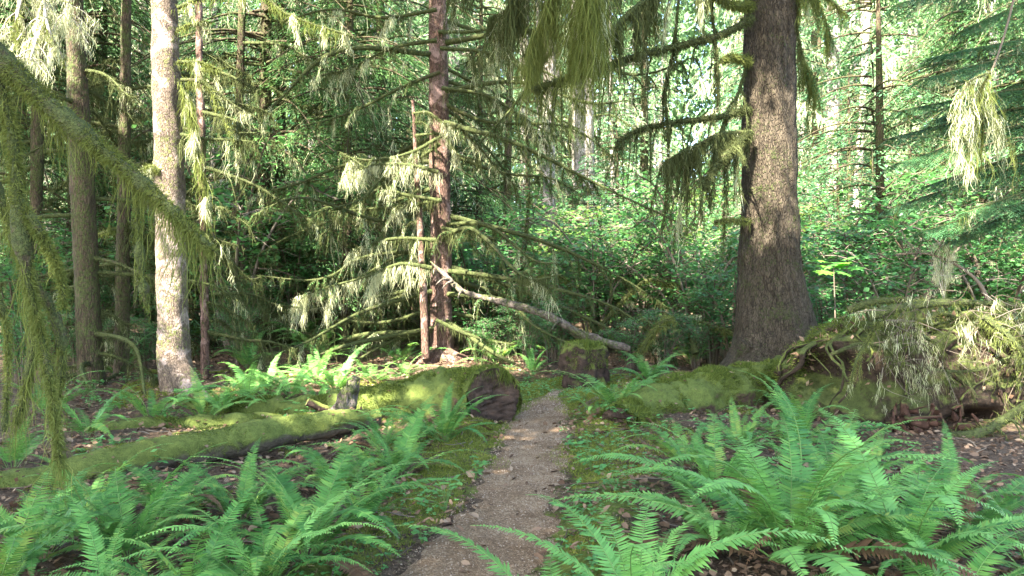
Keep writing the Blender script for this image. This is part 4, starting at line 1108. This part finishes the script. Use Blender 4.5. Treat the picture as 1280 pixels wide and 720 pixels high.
# ------------------------------------------------------------------ background plants
def far_conifer_meshes(seed, H, crown_lo, Lmax, boughs, per, kl, kw, tr, lich=.12, W=.03, drop=.5):
    r = np.random.default_rng(seed)
    t = MB(); z = np.linspace(-.3, H, 26)
    tube(t, np.stack([.15 * np.sin(z * .13 + seed), .15 * np.cos(z * .11 + seed), z], 1), tr * (1 - z / H * .85), 14, bark_disp(tr * .06, seed))
    nd, lc = MB(), MB()
    for k in range(boughs):
        u = r.uniform(0, 1); zz = crown_lo + (H - crown_lo) * u
        L = Lmax * (1 - u) ** .65 * r.uniform(.55, 1.1) + .25
        a = r.uniform(0, 6.28); dh = np.array([math.cos(a), math.sin(a), 0]); sd = np.array([-math.sin(a), math.cos(a), 0])
        s = np.linspace(0, 1, 10)[:, None]
        A = np.array([0, 0, zz]) + dh * L * s + np.array([0, 0, 1.0]) * (.10 * L * np.sin(s * 2.2) - drop * L * s ** 1.8)
        tube(t, A, np.linspace(.03, .008, 10) * (Lmax / 3), 4)
        n = int(per * L / Lmax * r.uniform(.7, 1.3)) + 4
        v = r.uniform(.12, 1, n) ** .8; i = (v * 9).astype(int).clip(0, 8); f = (v * 9 - i)[:, None]
        c = A[i] * (1 - f) + A[i + 1] * f
        lat = r.normal(0, .17 * L, n) * (1.1 - .7 * v)
        c = c + sd * lat[:, None] + np.array([0, 0, -1.0]) * (np.abs(lat) * .35 + r.uniform(0, .10 * L, n))[:, None]
        d = dh * .7 + sd * (np.sign(lat) * r.uniform(.2, 1, n))[:, None] + np.array([0, 0, -1.0]) * r.uniform(.1, .8, (n, 1))
        kites(nd, c, d, np.array([0, 0, 1.0]) + r.normal(0, .4, (n, 3)), kl * r.uniform(.5, 1.3, n), kw * r.uniform(.6, 1.4, n))
        if r.uniform() < lich * 3: clump_strands(lc, A[2:], max(1, int(14 * lich * L)), .28 * L + .2, r, W, 7, .12 * L)
    return t, nd, lc

def proto_conifer(name, label, group, seed, barkm, needm, lichm, **k):
    t, nd, lc = far_conifer_meshes(seed, **k)
    root = empty(name, (0, 0, 0), label, 'tree', group)
    t.build('trunk', barkm, root, None, True); nd.build('crown', needm, root)
    if lc.n: lc.build('hanging_moss', lichm, root)
    return root

def shrub_meshes(seed, H, stems, twigs, leaves, ll, lw, spread=.9, layer=.25):
    r = np.random.default_rng(seed)
    st, lf = MB(), MB()
    for k in range(stems):
        a = r.uniform(0, 6.28); h = H * r.uniform(.6, 1.1); sp = spread * H * r.uniform(.25, .8)
        dh = np.array([math.cos(a), math.sin(a), 0])
        P = spline([np.array([.08 * math.cos(a), .08 * math.sin(a), -.1]), dh * sp * .25 + [0, 0, h * .5], dh * sp * .65 + [0, 0, h * .85], dh * sp + [0, 0, h * r.uniform(.8, 1.0)]], 16)
        tube(st, P, np.linspace(.010 * H, .003 * H, 16), 5)
        for j in range(twigs):
            u = r.uniform(.22, 1); p = P[min(15, int(u * 15))]; b = r.uniform(0, 6.28); l = H * .30 * r.uniform(.4, 1.1)
            d = np.array([math.cos(b), math.sin(b), r.uniform(-.15, .3)])
            T = spline([p, p + d * l * .5 + [0, 0, .03 * H], p + d * l], 8); tube(st, T, np.linspace(.003 * H, .001 * H, 8), 3)
            n = int(leaves * r.uniform(.6, 1.3)); i = r.uniform(1, 7, n); q = T[i.astype(int)] + r.normal(0, .05 * H * layer + .03, (n, 3)) * np.array([1.6, 1.6, .7])
            e = r.uniform(0, 6.28, n); dd = np.stack([np.cos(e), np.sin(e), r.normal(-.25, .3, n)], 1)
            kites(lf, q, dd, np.array([0, 0, 1.0]) + r.normal(0, .35, (n, 3)), ll * (sz := r.uniform(.45, 1.5, n)), lw * sz * r.uniform(.8, 1.2, n), .5)
    return st, lf

def proto_shrub(name, label, cat, group, seed, leafm, **k):
    st, lf = shrub_meshes(seed, **k)
    root = empty(name, (0, 0, 0), label, cat, group)
    st.build('stem', M['twig'], root, None, True); lf.build('foliage', leafm, root)
    return root

def place(proto, x, y, s, rz, first, label=None, sz=None, tilt=0):
    o = proto if first else copy_tree(proto)
    o.location = (x, y, GH(x, y)); o.rotation_euler = (tilt, 0, rz); o.scale = (s, s, (sz or s))
    if label: o['label'] = label
    return o

def low_plants():
    r = np.random.default_rng(181)
    me = None
    spots = [(700, 505), (735, 500), (690, 492), (650, 478), (760, 530), (715, 560), (735, 590), (760, 610), (720, 640), (600, 600), (560, 640), (520, 680), (450, 590), (1100, 560), (1150, 590), (1210, 620), (1240, 660), (330, 560), (180, 600), (640, 468), (580, 470), (1040, 520)]
    protos = []
    for k in range(3):
        st, lf = MB(), MB()
        for j in range(9):
            a = r.uniform(0, 6.28); h = r.uniform(.05, .16); sp = r.uniform(.02, .13)
            q = spline([np.zeros(3), np.array([math.cos(a) * sp * .4, math.sin(a) * sp * .4, h * .7]), np.array([math.cos(a) * sp, math.sin(a) * sp, h])], 6)
            tube(st, q, .0016, 3)
            m = 3 + int(r.integers(3)); e = a + np.linspace(-1.6, 1.6, m)
            kites(lf, np.tile(q[-1], (m, 1)), np.stack([np.cos(e), np.sin(e), r.normal(-.1, .2, m)], 1), np.array([0, 0, 1.0]) + r.normal(0, .25, (m, 3)), r.uniform(.03, .06, m), r.uniform(.022, .04, m), .55)
        root = empty('woodland_herb', (0, 0, 0), 'small clump of low soft-leaved green plants on the mossy ground', 'plant', 'low leafy plants beside the path')
        st.build('stem', M['stipe'], root); lf.build('foliage', M['clover'], root); protos.append(root)
    used = [False] * 3
    for q in range(90):
        y = r.uniform(6.3, 12.5); x = r.uniform(-.62, -.16) * y if q % 2 else r.uniform(.16, .55) * y
        spots.append((640 + x / y * FPX, HY + FPX * CZ / y))
    for i, (a, b) in enumerate(spots):
        p = GP(a + r.normal(0, 6), b); k = i % 3
        o = protos[k] if not used[k] else copy_tree(protos[k]); used[k] = True
        s = r.uniform(.8, 1.5); o.location = tuple(p); o.scale = (s, s, s); o.rotation_euler = (0, 0, r.uniform(0, 6.28))
low_plants()

def background():
    r = np.random.default_rng(131)
    # tall conifers
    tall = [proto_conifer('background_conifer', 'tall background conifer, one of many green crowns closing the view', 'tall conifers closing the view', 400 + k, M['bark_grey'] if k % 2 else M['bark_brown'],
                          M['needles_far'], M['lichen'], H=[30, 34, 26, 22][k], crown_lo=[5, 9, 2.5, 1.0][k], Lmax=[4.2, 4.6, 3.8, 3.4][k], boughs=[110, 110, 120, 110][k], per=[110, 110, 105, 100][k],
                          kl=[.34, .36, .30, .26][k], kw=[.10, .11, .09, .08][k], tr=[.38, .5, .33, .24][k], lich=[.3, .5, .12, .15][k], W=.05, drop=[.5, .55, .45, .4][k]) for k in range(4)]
    used = [False] * 4
    pts = []
    def free(x, y, dmin):
        return all((x - a) ** 2 + (y - b) ** 2 > dmin * dmin for a, b in pts)
    spots = []
    tries = 0
    while len(spots) < 78 and tries < 6000:
        tries += 1
        y = r.uniform(24, 85); hw = .72 * y + 3; x = r.uniform(-hw, hw)
        if y < 42 and -0.02 * y < x < .52 * y and r.uniform() < .8: continue          # open, bright glade on the right
        if not free(x, y, 2.8 + y * .035): continue
        pts.append((x, y)); spots.append((x, y))
    for x, y in sorted(spots, key=lambda q: q[1]):
        k = int(r.integers(4)) if y > 30 else [2, 3][r.integers(2)]
        place(tall[k], x, y, r.uniform(.8, 1.15), r.uniform(0, 6.28), not used[k]); used[k] = True
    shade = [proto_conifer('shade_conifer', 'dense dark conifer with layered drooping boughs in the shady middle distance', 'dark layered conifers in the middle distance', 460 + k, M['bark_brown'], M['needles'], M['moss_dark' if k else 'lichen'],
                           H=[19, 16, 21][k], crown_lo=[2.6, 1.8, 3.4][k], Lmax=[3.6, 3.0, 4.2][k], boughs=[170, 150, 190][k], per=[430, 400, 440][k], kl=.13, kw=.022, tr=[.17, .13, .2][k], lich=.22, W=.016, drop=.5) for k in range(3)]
    uz = [False] * 3
    for i, (px, d) in enumerate([(20, 18), (135, 19), (100, 17.5), (330, 18), (440, 17.5),  (375, 23), (475, 19.5), (595, 22), (-60, 16), (1225, 17), (1300, 15.5)]):
        x = (px - 640) / FPX * d; k = i % 3
        place(shade[k], x, d, r.uniform(.85, 1.15), r.uniform(0, 6.28), not uz[k]); uz[k] = True
    # bare-stemmed tall trunks seen in the bright right half
    for lab, px, d, wd, sd in [('moss-streaked pale trunk just left of the broad pale trunk', [(684, 430), (685, 330), (686, 200), (687, 0)], 27, [20, 17, 16, 15], 141),
                               ('broad pale trunk behind the moss curtain', [(732, 430), (730, 330), (729, 200), (728, 0)], 29, [34, 30, 28, 26], 143),
                               ('far pale trunk right of the big spruce', [(1040, 420), (1040, 300), (1041, 150), (1042, 0)], 40, [20, 18, 16, 15], 145),
                               ('leaning thin pale trunk in the bright thicket right of the big spruce', [(1058, 420), (1066, 300), (1076, 170), (1085, 0)], 34, [11, 10, 9, 8], 147),
                               ('straight grey trunk far back in the bright opening', [(660, 430), (659, 330), (657, 200), (655, 0)], 42, [15, 14, 13, 12], 149),
                               ('grey trunk in the gap between the pale trunk and the red-barked tree', [(388, 430), (388, 300), (386, 150), (385, 0)], 30, [16, 14, 13, 12], 151),
                               ('dim trunk standing in the far gap at the left', [(62, 440), (64, 300), (66, 150), (68, 0)], 26, [20, 18, 17, 16], 153),
                               ('far trunk behind the slender mossy stem', [(176, 440), (177, 300), (178, 150), (179, 0)], 28, [16, 14, 13, 12], 155),
                               ('dark trunk at the far right behind the hemlock', [(1236, 430), (1236, 300), (1237, 150), (1238, 0)], 24, [22, 20, 19, 18], 157)]:
        mossy_conifer('distant_trunk', lab, px, d, wd, M['bark_grey'], sd, 12, 24, moss=.8, moss_n=8, lich=.55, zlo=.15, zhi=.6, llo=.8, lhi=3.0, twigs=7, sides=18, needles=26, az=None, twig_len=.9, W=.028, per=6, fz=60, r0=.045)
    # young hemlocks and shrubs
    young = [proto_conifer('hemlock_sapling', 'young green hemlock in the undergrowth of the middle distance', 'young hemlocks in the middle distance', 420 + k, M['bark_brown'], M['needles_blue'], M['moss_hang'], H=[6.5, 4.2, 9][k], crown_lo=[.5, .3, 1][k], Lmax=[1.8, 1.4, 2.4][k],
                           boughs=[80, 60, 100][k], per=[100, 90, 110][k], kl=.12, kw=.035, tr=[.09, .06, .12][k], lich=.08, W=.014, drop=.35) for k in range(3)]
    uy = [False] * 3
    ysp = [(-7.5, 17), (-10, 20), (-5.2, 21), (-3.4, 24), (-1.6, 23), (2.4, 24), (5.9, 19), (8.2, 17.5), (8.8, 21), (11.5, 22), (-12, 16.5), (-8.6, 24), (-6.3, 27), (12, 27), (7, 26), (-14, 26), (3.9, 29), (.6, 28), (14.5, 24), (9.6, 13.5)]
    for x, y in ysp:
        k = int(r.integers(3)); place(young[k], x, y, r.uniform(.8, 1.2), r.uniform(0, 6.28), not uy[k]); uy[k] = True
    kinds = [('vine_maple', 'layered vine maple bush', M['maple'], dict(H=3.0, stems=9, twigs=20, leaves=15, ll=.085, lw=.075)),
             ('vine_maple', 'layered vine maple bush', M['maple'], dict(H=2.2, stems=10, twigs=18, leaves=14, ll=.075, lw=.07)),
             ('yellowing_maple', 'yellow-green vine maple bush', M['maple_yellow'], dict(H=3.4, stems=8, twigs=18, leaves=14, ll=.09, lw=.08)),
             ('huckleberry_bush', 'small-leaved huckleberry bush', M['maple'], dict(H=1.3, stems=14, twigs=18, leaves=16, ll=.04, lw=.028))]
    lab = {'vine_maple': ('vine maple bush with flat layers of green leaves in the middle distance', 'vine maple bushes in the middle distance'),
           'yellowing_maple': ('yellow-green vine maple bush in the bright middle distance', 'yellow-green bushes in the middle distance'),
           'huckleberry_bush': ('low small-leaved huckleberry bush in the undergrowth', 'huckleberry bushes in the undergrowth')}
    sh = [proto_shrub(n, lab[n][0], 'bush', lab[n][1], 440 + k, m, **kw) for k, (n, _, m, kw) in enumerate(kinds)]
    us = [False] * 4
    def put(k, x, y, s):
        place(sh[k], x, y, s, r.uniform(0, 6.28), not us[k], sz=s * r.uniform(.85, 1.15)); us[k] = True
    # hand-placed bushes round the clearing
    for px, d, k, s in [(890, 15, 1, .95), (860, 16.5, 0, .95), (915, 14, 1, .8), (800, 17, 0, 1.0), (750, 18, 1, 1.0), (700, 16, 1, .75), (640, 17, 0, .8), (600, 18.5, 0, 1.0), (1010, 15, 1, .9), (1060, 14, 0, .85), (1120, 13.2, 0, .95), (1180, 14, 1, 1.1), (1250, 13, 0, 1.05),
                        (1030, 18, 2, 1.0), (760, 22, 2, 1.2), (480, 18.5, 1, .9), (400, 21, 0, 1.2), (320, 20, 1, 1.2), (200, 17, 0, 1.0), (130, 16, 0, 1.1), (70, 15, 1, 1.0), (20, 13.5, 1, 1.0), (270, 22, 0, 1.4), (660, 21, 2, 1.0), (830, 20, 2, 1.1),
                        (690, 14.5, 3, .8), (660, 13.6, 3, .75), (790, 13.5, 3, .8), (830, 13.2, 3, .7), (610, 14.8, 3, .7), (870, 13.6, 3, .7), (1080, 11.8, 3, .9), (1140, 11.6, 3, .95), (1030, 12.8, 3, 1.0), (100, 13, 3, .9), (180, 13.5, 3, .8), (300, 14.2, 3, .7), (30, 11, 3, .9)]:
        x = (px - 640) / FPX * d; put(k, x, d, s)
    c = 0
    while c < 120:
        y = 15.5 + 34 * r.uniform() ** 1.2; x = r.uniform(-.70, .70) * y
        k = int(r.choice([0, 1, 2, 3, 0], p=[.34, .32, .05, .09, .2]))
        if x < -1 and k == 2 and r.uniform() < .7: continue
        put(k, x, y, r.uniform(.8, 1.5) * (1 + (y - 16) / 50)); c += 1
    # mossy bent stems of old vine maples in the middle distance
    for i, (pl, d, rr, lb) in enumerate([
        ([(795, 448), (825, 405), (840, 398)], 13.0, .05, 'short mossy dead limb poking out low at the left of the big spruce'),
        ([(740, 420), (775, 380), (800, 355), (822, 350), (850, 365), (880, 388)], 15.5, .045, 'arching mossy stem with hanging strands behind the bleached pole'),
        ([(640, 400), (650, 340), (658, 290), (662, 240)], 17.5, .07, 'leaning mossy stem rising behind the bleached pole'),
        ([(690, 400), (715, 370), (700, 345), (670, 350), (645, 362)], 16.0, .05, 'low mossy hoop of a stem in the thicket behind the bleached pole'),
        ([(500, 430), (470, 400), (440, 372), (425, 330)], 17.0, .08, 'thick mossy stem bent low in shade left of the red-barked tree'),
        ([(330, 450), (300, 400), (285, 330), (300, 260)], 16.0, .07, 'crooked mossy stem rising in shade right of the thin reddish stem'),
        ([(390, 460), (372, 400), (330, 330), (300, 290)], 17.5, .06, 'leaning dark mossy stem crossing the shady gap'),
        ([(70, 400), (90, 340), (112, 300), (150, 285)], 14.0, .06, 'bent mossy branch in shade behind the brown trunk'),
        ([(870, 442), (855, 412), (800, 402), (860, 398), (920, 420)], 13.4, .06, 'mossy crooked branch resting low behind the nurse log')]):
        b = PX(pl[0][0], pl[0][1], d); rt = empty('mossy_maple', b, lb, 'branch')
        tree_branch(rt, b, [PX(x, y, d + .15 * r.normal()) for x, y in pl], rr, rr * .4, r, moss=.3, moss_n=22, twigs=6, twig_len=.7, twig_drop=.3, lich=.15, fz=500, W=.010)
    # sapling with big bright leaves
    b = GP(1040, 440); b = np.array([PX(1040, 400, 12.2)[0], 12.2, GH(5.1, 12.2)])
    rt = empty('broadleaf_sapling', b, 'sapling with a few large bright green lobed leaves beside the big spruce', 'sapling')
    st = MB(); P = spline([b, b + [.05, 0, .8], PX(1042, 330, 12.2)], 14); tube(st, P, np.linspace(.018, .008, 14), 6); st.build('stem', M['twig'], rt, b, True)
    for k in range(11):
        lf = MB(); a = r.uniform(0, 6.28); c = PX(1042 + r.normal(0, 16), 332 + r.normal(0, 8), 12.2 + r.normal(0, .2)); s = r.uniform(.14, .24)
        ang = np.linspace(0, 2 * math.pi, 20, endpoint=False); rad = s * np.array([1, .62, .8, .5] * 5)
        tl = r.normal(0, .25, 2)
        ring = np.stack([np.cos(ang + a) * rad, np.sin(ang + a) * rad, np.cos(ang + a) * rad * tl[0] + np.sin(ang + a) * rad * tl[1] - .15 * rad], 1) + c
        lf.add(np.vstack([ring, c[None]]), np.stack([np.arange(20), (np.arange(20) + 1) % 20, np.full(20, 20)], 1)); lf.build('leaf', M['bright_leaf'], rt, b)
    # the wood beyond: one mass
    n = 170000
    a = r.uniform(-.85, .85, n); y = r.uniform(88, 125, n); x = a * y
    top = 46 + 9 * sines(np.stack([x, 0 * x, 0 * x], 1), .09, 71, 3) + 4 * sines(np.stack([x, 0 * x, 0 * x], 1), .5, 72, 2)
    z = top * r.uniform(0, 1, n) ** .8
    e = r.uniform(0, 6.28, n)
    mb = MB(); kites(mb, np.stack([x, y, z], 1), np.stack([np.cos(e), np.sin(e), r.normal(-.8, .4, n)], 1), r.normal(0, .5, (n, 3)) + [0, -.5, .8], r.uniform(.7, 1.8, n), r.uniform(.3, .7, n))
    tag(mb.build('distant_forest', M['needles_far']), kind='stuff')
background()

# ------------------------------------------------------------------ ferns, nearest first
def ferns():
    k = 0
    for f in [
        # px, py, n, size, label, kind, dead
        (985, 705, 28, 1.25, 'largest fern at the right foreground, broad arching green fronds', 'mix', 3),
        (1130, 712, 17, 1.1, 'fern with browning withered fronds at the lower right', 'mix', 7),
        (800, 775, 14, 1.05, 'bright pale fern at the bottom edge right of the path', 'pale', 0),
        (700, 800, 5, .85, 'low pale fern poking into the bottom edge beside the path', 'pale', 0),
        (890, 625, 18, .95, 'fern behind the largest right fern, nearer the path', 'mix', 1),
        (110, 655, 15, .75, 'fern in the thick of the left bank, above the lower left corner fern', 'green', 1),
        (330, 745, 14, .8, 'fern at the bottom edge just left of the big upright fern', 'mix', 1),
        (455, 655, 13, .65, 'low fern between the big upright fern and the left verge of the path', 'green', 1),
        (130, 770, 12, .8, 'fern filling the bottom edge near the lower left corner', 'mix', 0),
        (1190, 775, 13, .9, 'fern at the bottom edge below the browning fern', 'mix', 1),
        (1190, 640, 10, .7, 'fern spreading before the foot of the root mound', 'green', 1),
        (1075, 672, 15, .95, 'fern squeezed between the largest right fern and the browning one', 'pale', 1),
        (905, 690, 13, .85, 'fern leaning over the right verge of the path', 'pale', 0),
        (1215, 668, 10, .75, 'smaller fern in the leaf litter at the right', 'green', 2),
        (1295, 725, 9, .8, 'fern cut off by the lower right corner', 'green', 0),
        (1040, 625, 12, .95, 'fern with long fronds reaching toward the root mound', 'green', 1),
        (860, 585, 12, .75, 'small fern in front of the near end of the nurse log', 'green', 2),
        (1000, 560, 16, .95, 'upright fern below the roots of the big spruce', 'green', 0),
        (925, 560, 9, .65, 'small fern against the flank of the nurse log', 'green', 1),
        (770, 510, 14, .95, 'fern right of the path end, before the mossy stump', 'green', 1),
        (812, 478, 12, .9, 'fern tucked behind the near end of the nurse log', 'green', 0),
        (745, 520, 7, .55, 'low fern on the right edge of the path far end', 'green', 1),
        (385, 695, 24, .92, 'big upright fern nearest the camera at the left of the path', 'green', 1),
        (300, 650, 19, .72, 'fern standing before the slender log at the left', 'green', 1),
        (420, 615, 18, .78, 'fern midway between the slender log and the path', 'green', 1),
        (160, 700, 20, .85, 'fern at the lower left with outspread fronds', 'green', 1),
        (50, 700, 18, .8, 'fern near the lower left corner', 'green', 0),
        (240, 775, 14, .85, 'fern at the bottom edge left of centre', 'green', 0),
        (215, 652, 16, .68, 'fern overlapping the middle of the slender log', 'green', 1),
        (-10, 750, 12, .85, 'fern cut off by the lower left corner', 'green', 0),
        (495, 598, 18, .8, 'fern on the left bank of the path', 'green', 2),
        (555, 552, 18, .85, 'fern before the cut end of the thick mossy log', 'green', 1),
        (478, 562, 12, .7, 'small fern against the side of the thick mossy log', 'green', 1),
        (15, 585, 9, .7, 'fern at the left edge behind the hanging strands', 'green', 1),
        (110, 545, 10, .8, 'dim fern left of the sunken log', 'green', 0),
        (190, 528, 10, .8, 'fern at the foot of the brown trunk', 'green', 0),
        (255, 525, 11, .8, 'fern at the foot of the pale trunk', 'green', 0),
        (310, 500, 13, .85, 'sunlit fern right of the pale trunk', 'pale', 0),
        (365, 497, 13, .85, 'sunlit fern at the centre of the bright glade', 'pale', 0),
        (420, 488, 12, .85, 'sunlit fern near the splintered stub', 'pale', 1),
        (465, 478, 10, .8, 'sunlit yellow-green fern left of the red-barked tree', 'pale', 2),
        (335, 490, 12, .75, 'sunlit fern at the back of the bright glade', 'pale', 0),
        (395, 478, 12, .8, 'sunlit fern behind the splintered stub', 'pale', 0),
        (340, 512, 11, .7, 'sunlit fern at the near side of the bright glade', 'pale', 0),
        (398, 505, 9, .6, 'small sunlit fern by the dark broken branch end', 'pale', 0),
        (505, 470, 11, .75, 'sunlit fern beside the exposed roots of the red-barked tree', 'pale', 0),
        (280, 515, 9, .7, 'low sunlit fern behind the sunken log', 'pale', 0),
        (310, 462, 12, 1.1, 'dark fern in shade behind the thin reddish stem', 'green', 0),
        (500, 455, 10, 1.0, 'dark fern in shade behind the dead sapling', 'green', 0),
        (400, 452, 11, 1.0, 'dark fern in shade beyond the bright glade', 'green', 0),
        (620, 455, 10, 1.0, 'fern beneath the bleached pole', 'green', 0),
        (665, 468, 9, .8, 'fern left of the mossy stump', 'green', 1),
        (690, 440, 11, 1.1, 'fern behind the mossy stump', 'green', 0),
        (865, 455, 11, 1.0, 'fern left of the big spruce roots', 'green', 0),
        (60, 520, 10, .9, 'dark fern left of the brown trunk', 'green', 0),
        (150, 470, 10, 1.0, 'dark fern behind the slender mossy stem', 'green', 0),
        (1090, 590, 7, .5, 'small fern in front of the root mound hollow', 'green', 1),
    ]:
        fern(*f[:5], kind=f[5], dead=f[6], seed=k); k += 1
    # more ferns farther back, alike in the shade
    r = np.random.default_rng(171)
    first = None
    for i in range(34):
        y = r.uniform(15.5, 26); x = r.uniform(-.62, .62) * y
        if first is None:
            first = fern(0, 0, 11, 1.05, 'distant fern deep in the undergrowth', 'green', 0, 300, 'distant ferns in the undergrowth', pos=(x, y, GH(x, y)))
        else:
            o = copy_tree(first); o.location = (x, y, GH(x, y)); o.rotation_euler = (0, 0, r.uniform(0, 6.28)); s = r.uniform(.8, 1.3); o.scale = (s, s, s)
ferns()

# ------------------------------------------------------------------ canopy of unseen clumps, added to shade the clearing, gaps cut along sun rays
def shade_canopy():
    r = np.random.default_rng(191)
    lit = [(210, 60, 10.6, .35), (212, 150, 10.6, .15), (213, 215, 10.6, .5), (214, 265, 10.6, .4), (217, 395, 10.5, .05), (219, 450, 10.5, .05), (245, 180, 10.4, .8), (262, 270, 10.4, .55), (350, 20, 10.2, .9), (60, 30, 6.0, .6), (320, 110, 16, .7),
           (552, 180, 14.6, .5), (556, 225, 14.6, .5), (552, 280, 14.6, .45), (552, 345, 14.6, .45), (556, 415, 14.6, .8), (500, 200, 14.2, .8), (470, 260, 14.2, .75), (500, 300, 14.2, .7), (430, 365, 14.0, 1.0), (385, 375, 14, .7),
           (310, 480, 11.3, .6), (370, 476, 11.5, .7), (430, 470, 11.7, .65), (480, 458, 12.6, .6), (555, 345, 13.4, .2), (610, 400, 14.1, .5),
           (1215, 392, 8.5, .12), (1265, 400, 8.1, .35), (1180, 330, 9.6, .3), (1215, 160, 7.5, .45), (1275, 500, 8.0, .2), (1030, 400, 13, .7), (1225, 200, 7.5, .35), (260, 535, 8.2, .3)]
    T = np.array([PX(a, b, d) for a, b, d, _ in lit]); G = np.array([q[3] for q in lit])
    n = 30000
    c = np.stack([r.uniform(-26, 12, n), r.uniform(-16, 19, n), r.uniform(9.5, 15.5, n)], 1)
    # stay above the frame's view
    c = c[(c[:, 2] - 1.9) / np.maximum(c[:, 1], .5) > .42]
    # shaped by where its shadow falls: thick on the clearing, thin to the right
    sh = c - SUN[None] * ((c[:, 2] - 1) / SUN[2])[:, None]
    def soft(v, lo, hi, e): return np.clip((v - lo) / e + .5, 0, 1) * np.clip((hi - v) / e + .5, 0, 1)
    dens = soft(sh[:, 0], -6.2, 5.6, 1.2) * soft(sh[:, 1], .5, 14.5, 1.2)
    dens = np.maximum(dens, .95 * soft(sh[:, 0], -9, 2.2, 2) * soft(sh[:, 1], 2, 20, 2))
    dens = np.maximum(dens, .95 * soft(sh[:, 0], 2.5, 8, 1.0) * soft(sh[:, 1], 7, 14, 1.5))
    dens = np.maximum(dens, .9 * soft(sh[:, 0], 4.2, 7.4, .8) * soft(sh[:, 1], 11, 17, 1))
    dens = np.maximum(dens, .15 * soft(sh[:, 0], 0, 9, 2) * soft(sh[:, 1], 12, 19, 2))
    dens = np.maximum(dens, .12 * soft(sh[:, 0], -15, 0, 3) * soft(sh[:, 1], 8, 19, 3))
    dens = dens * (.85 + .3 * sines(c * [1, 1, .3], .5, 99, 3))
    c = c[r.uniform(0, 1, len(c)) < dens]
    w_ = c[:, None, :] - T[None]
    al = (w_ * SUN).sum(-1); pr = np.linalg.norm(w_ - al[..., None] * SUN, axis=-1)
    c = c[(pr > G[None] + .38).all(1)]
    per = 26; rep = np.repeat(np.arange(len(c)), per); m = len(rep)
    p = c[rep] + r.normal(0, .30, (m, 3)) * [1.2, 1.2, .6]
    e = r.uniform(0, 6.28, m)
    mb = MB(); kites(mb, p, np.stack([np.cos(e), np.sin(e), r.normal(-.3, .3, m)], 1), np.array([0, 0, 1.0]) + r.normal(0, .45, (m, 3)), r.uniform(.16, .36, m), r.uniform(.07, .15, m))
    tag(mb.build('unseen_shade_foliage', M['needles']), kind='stuff')
shade_canopy()
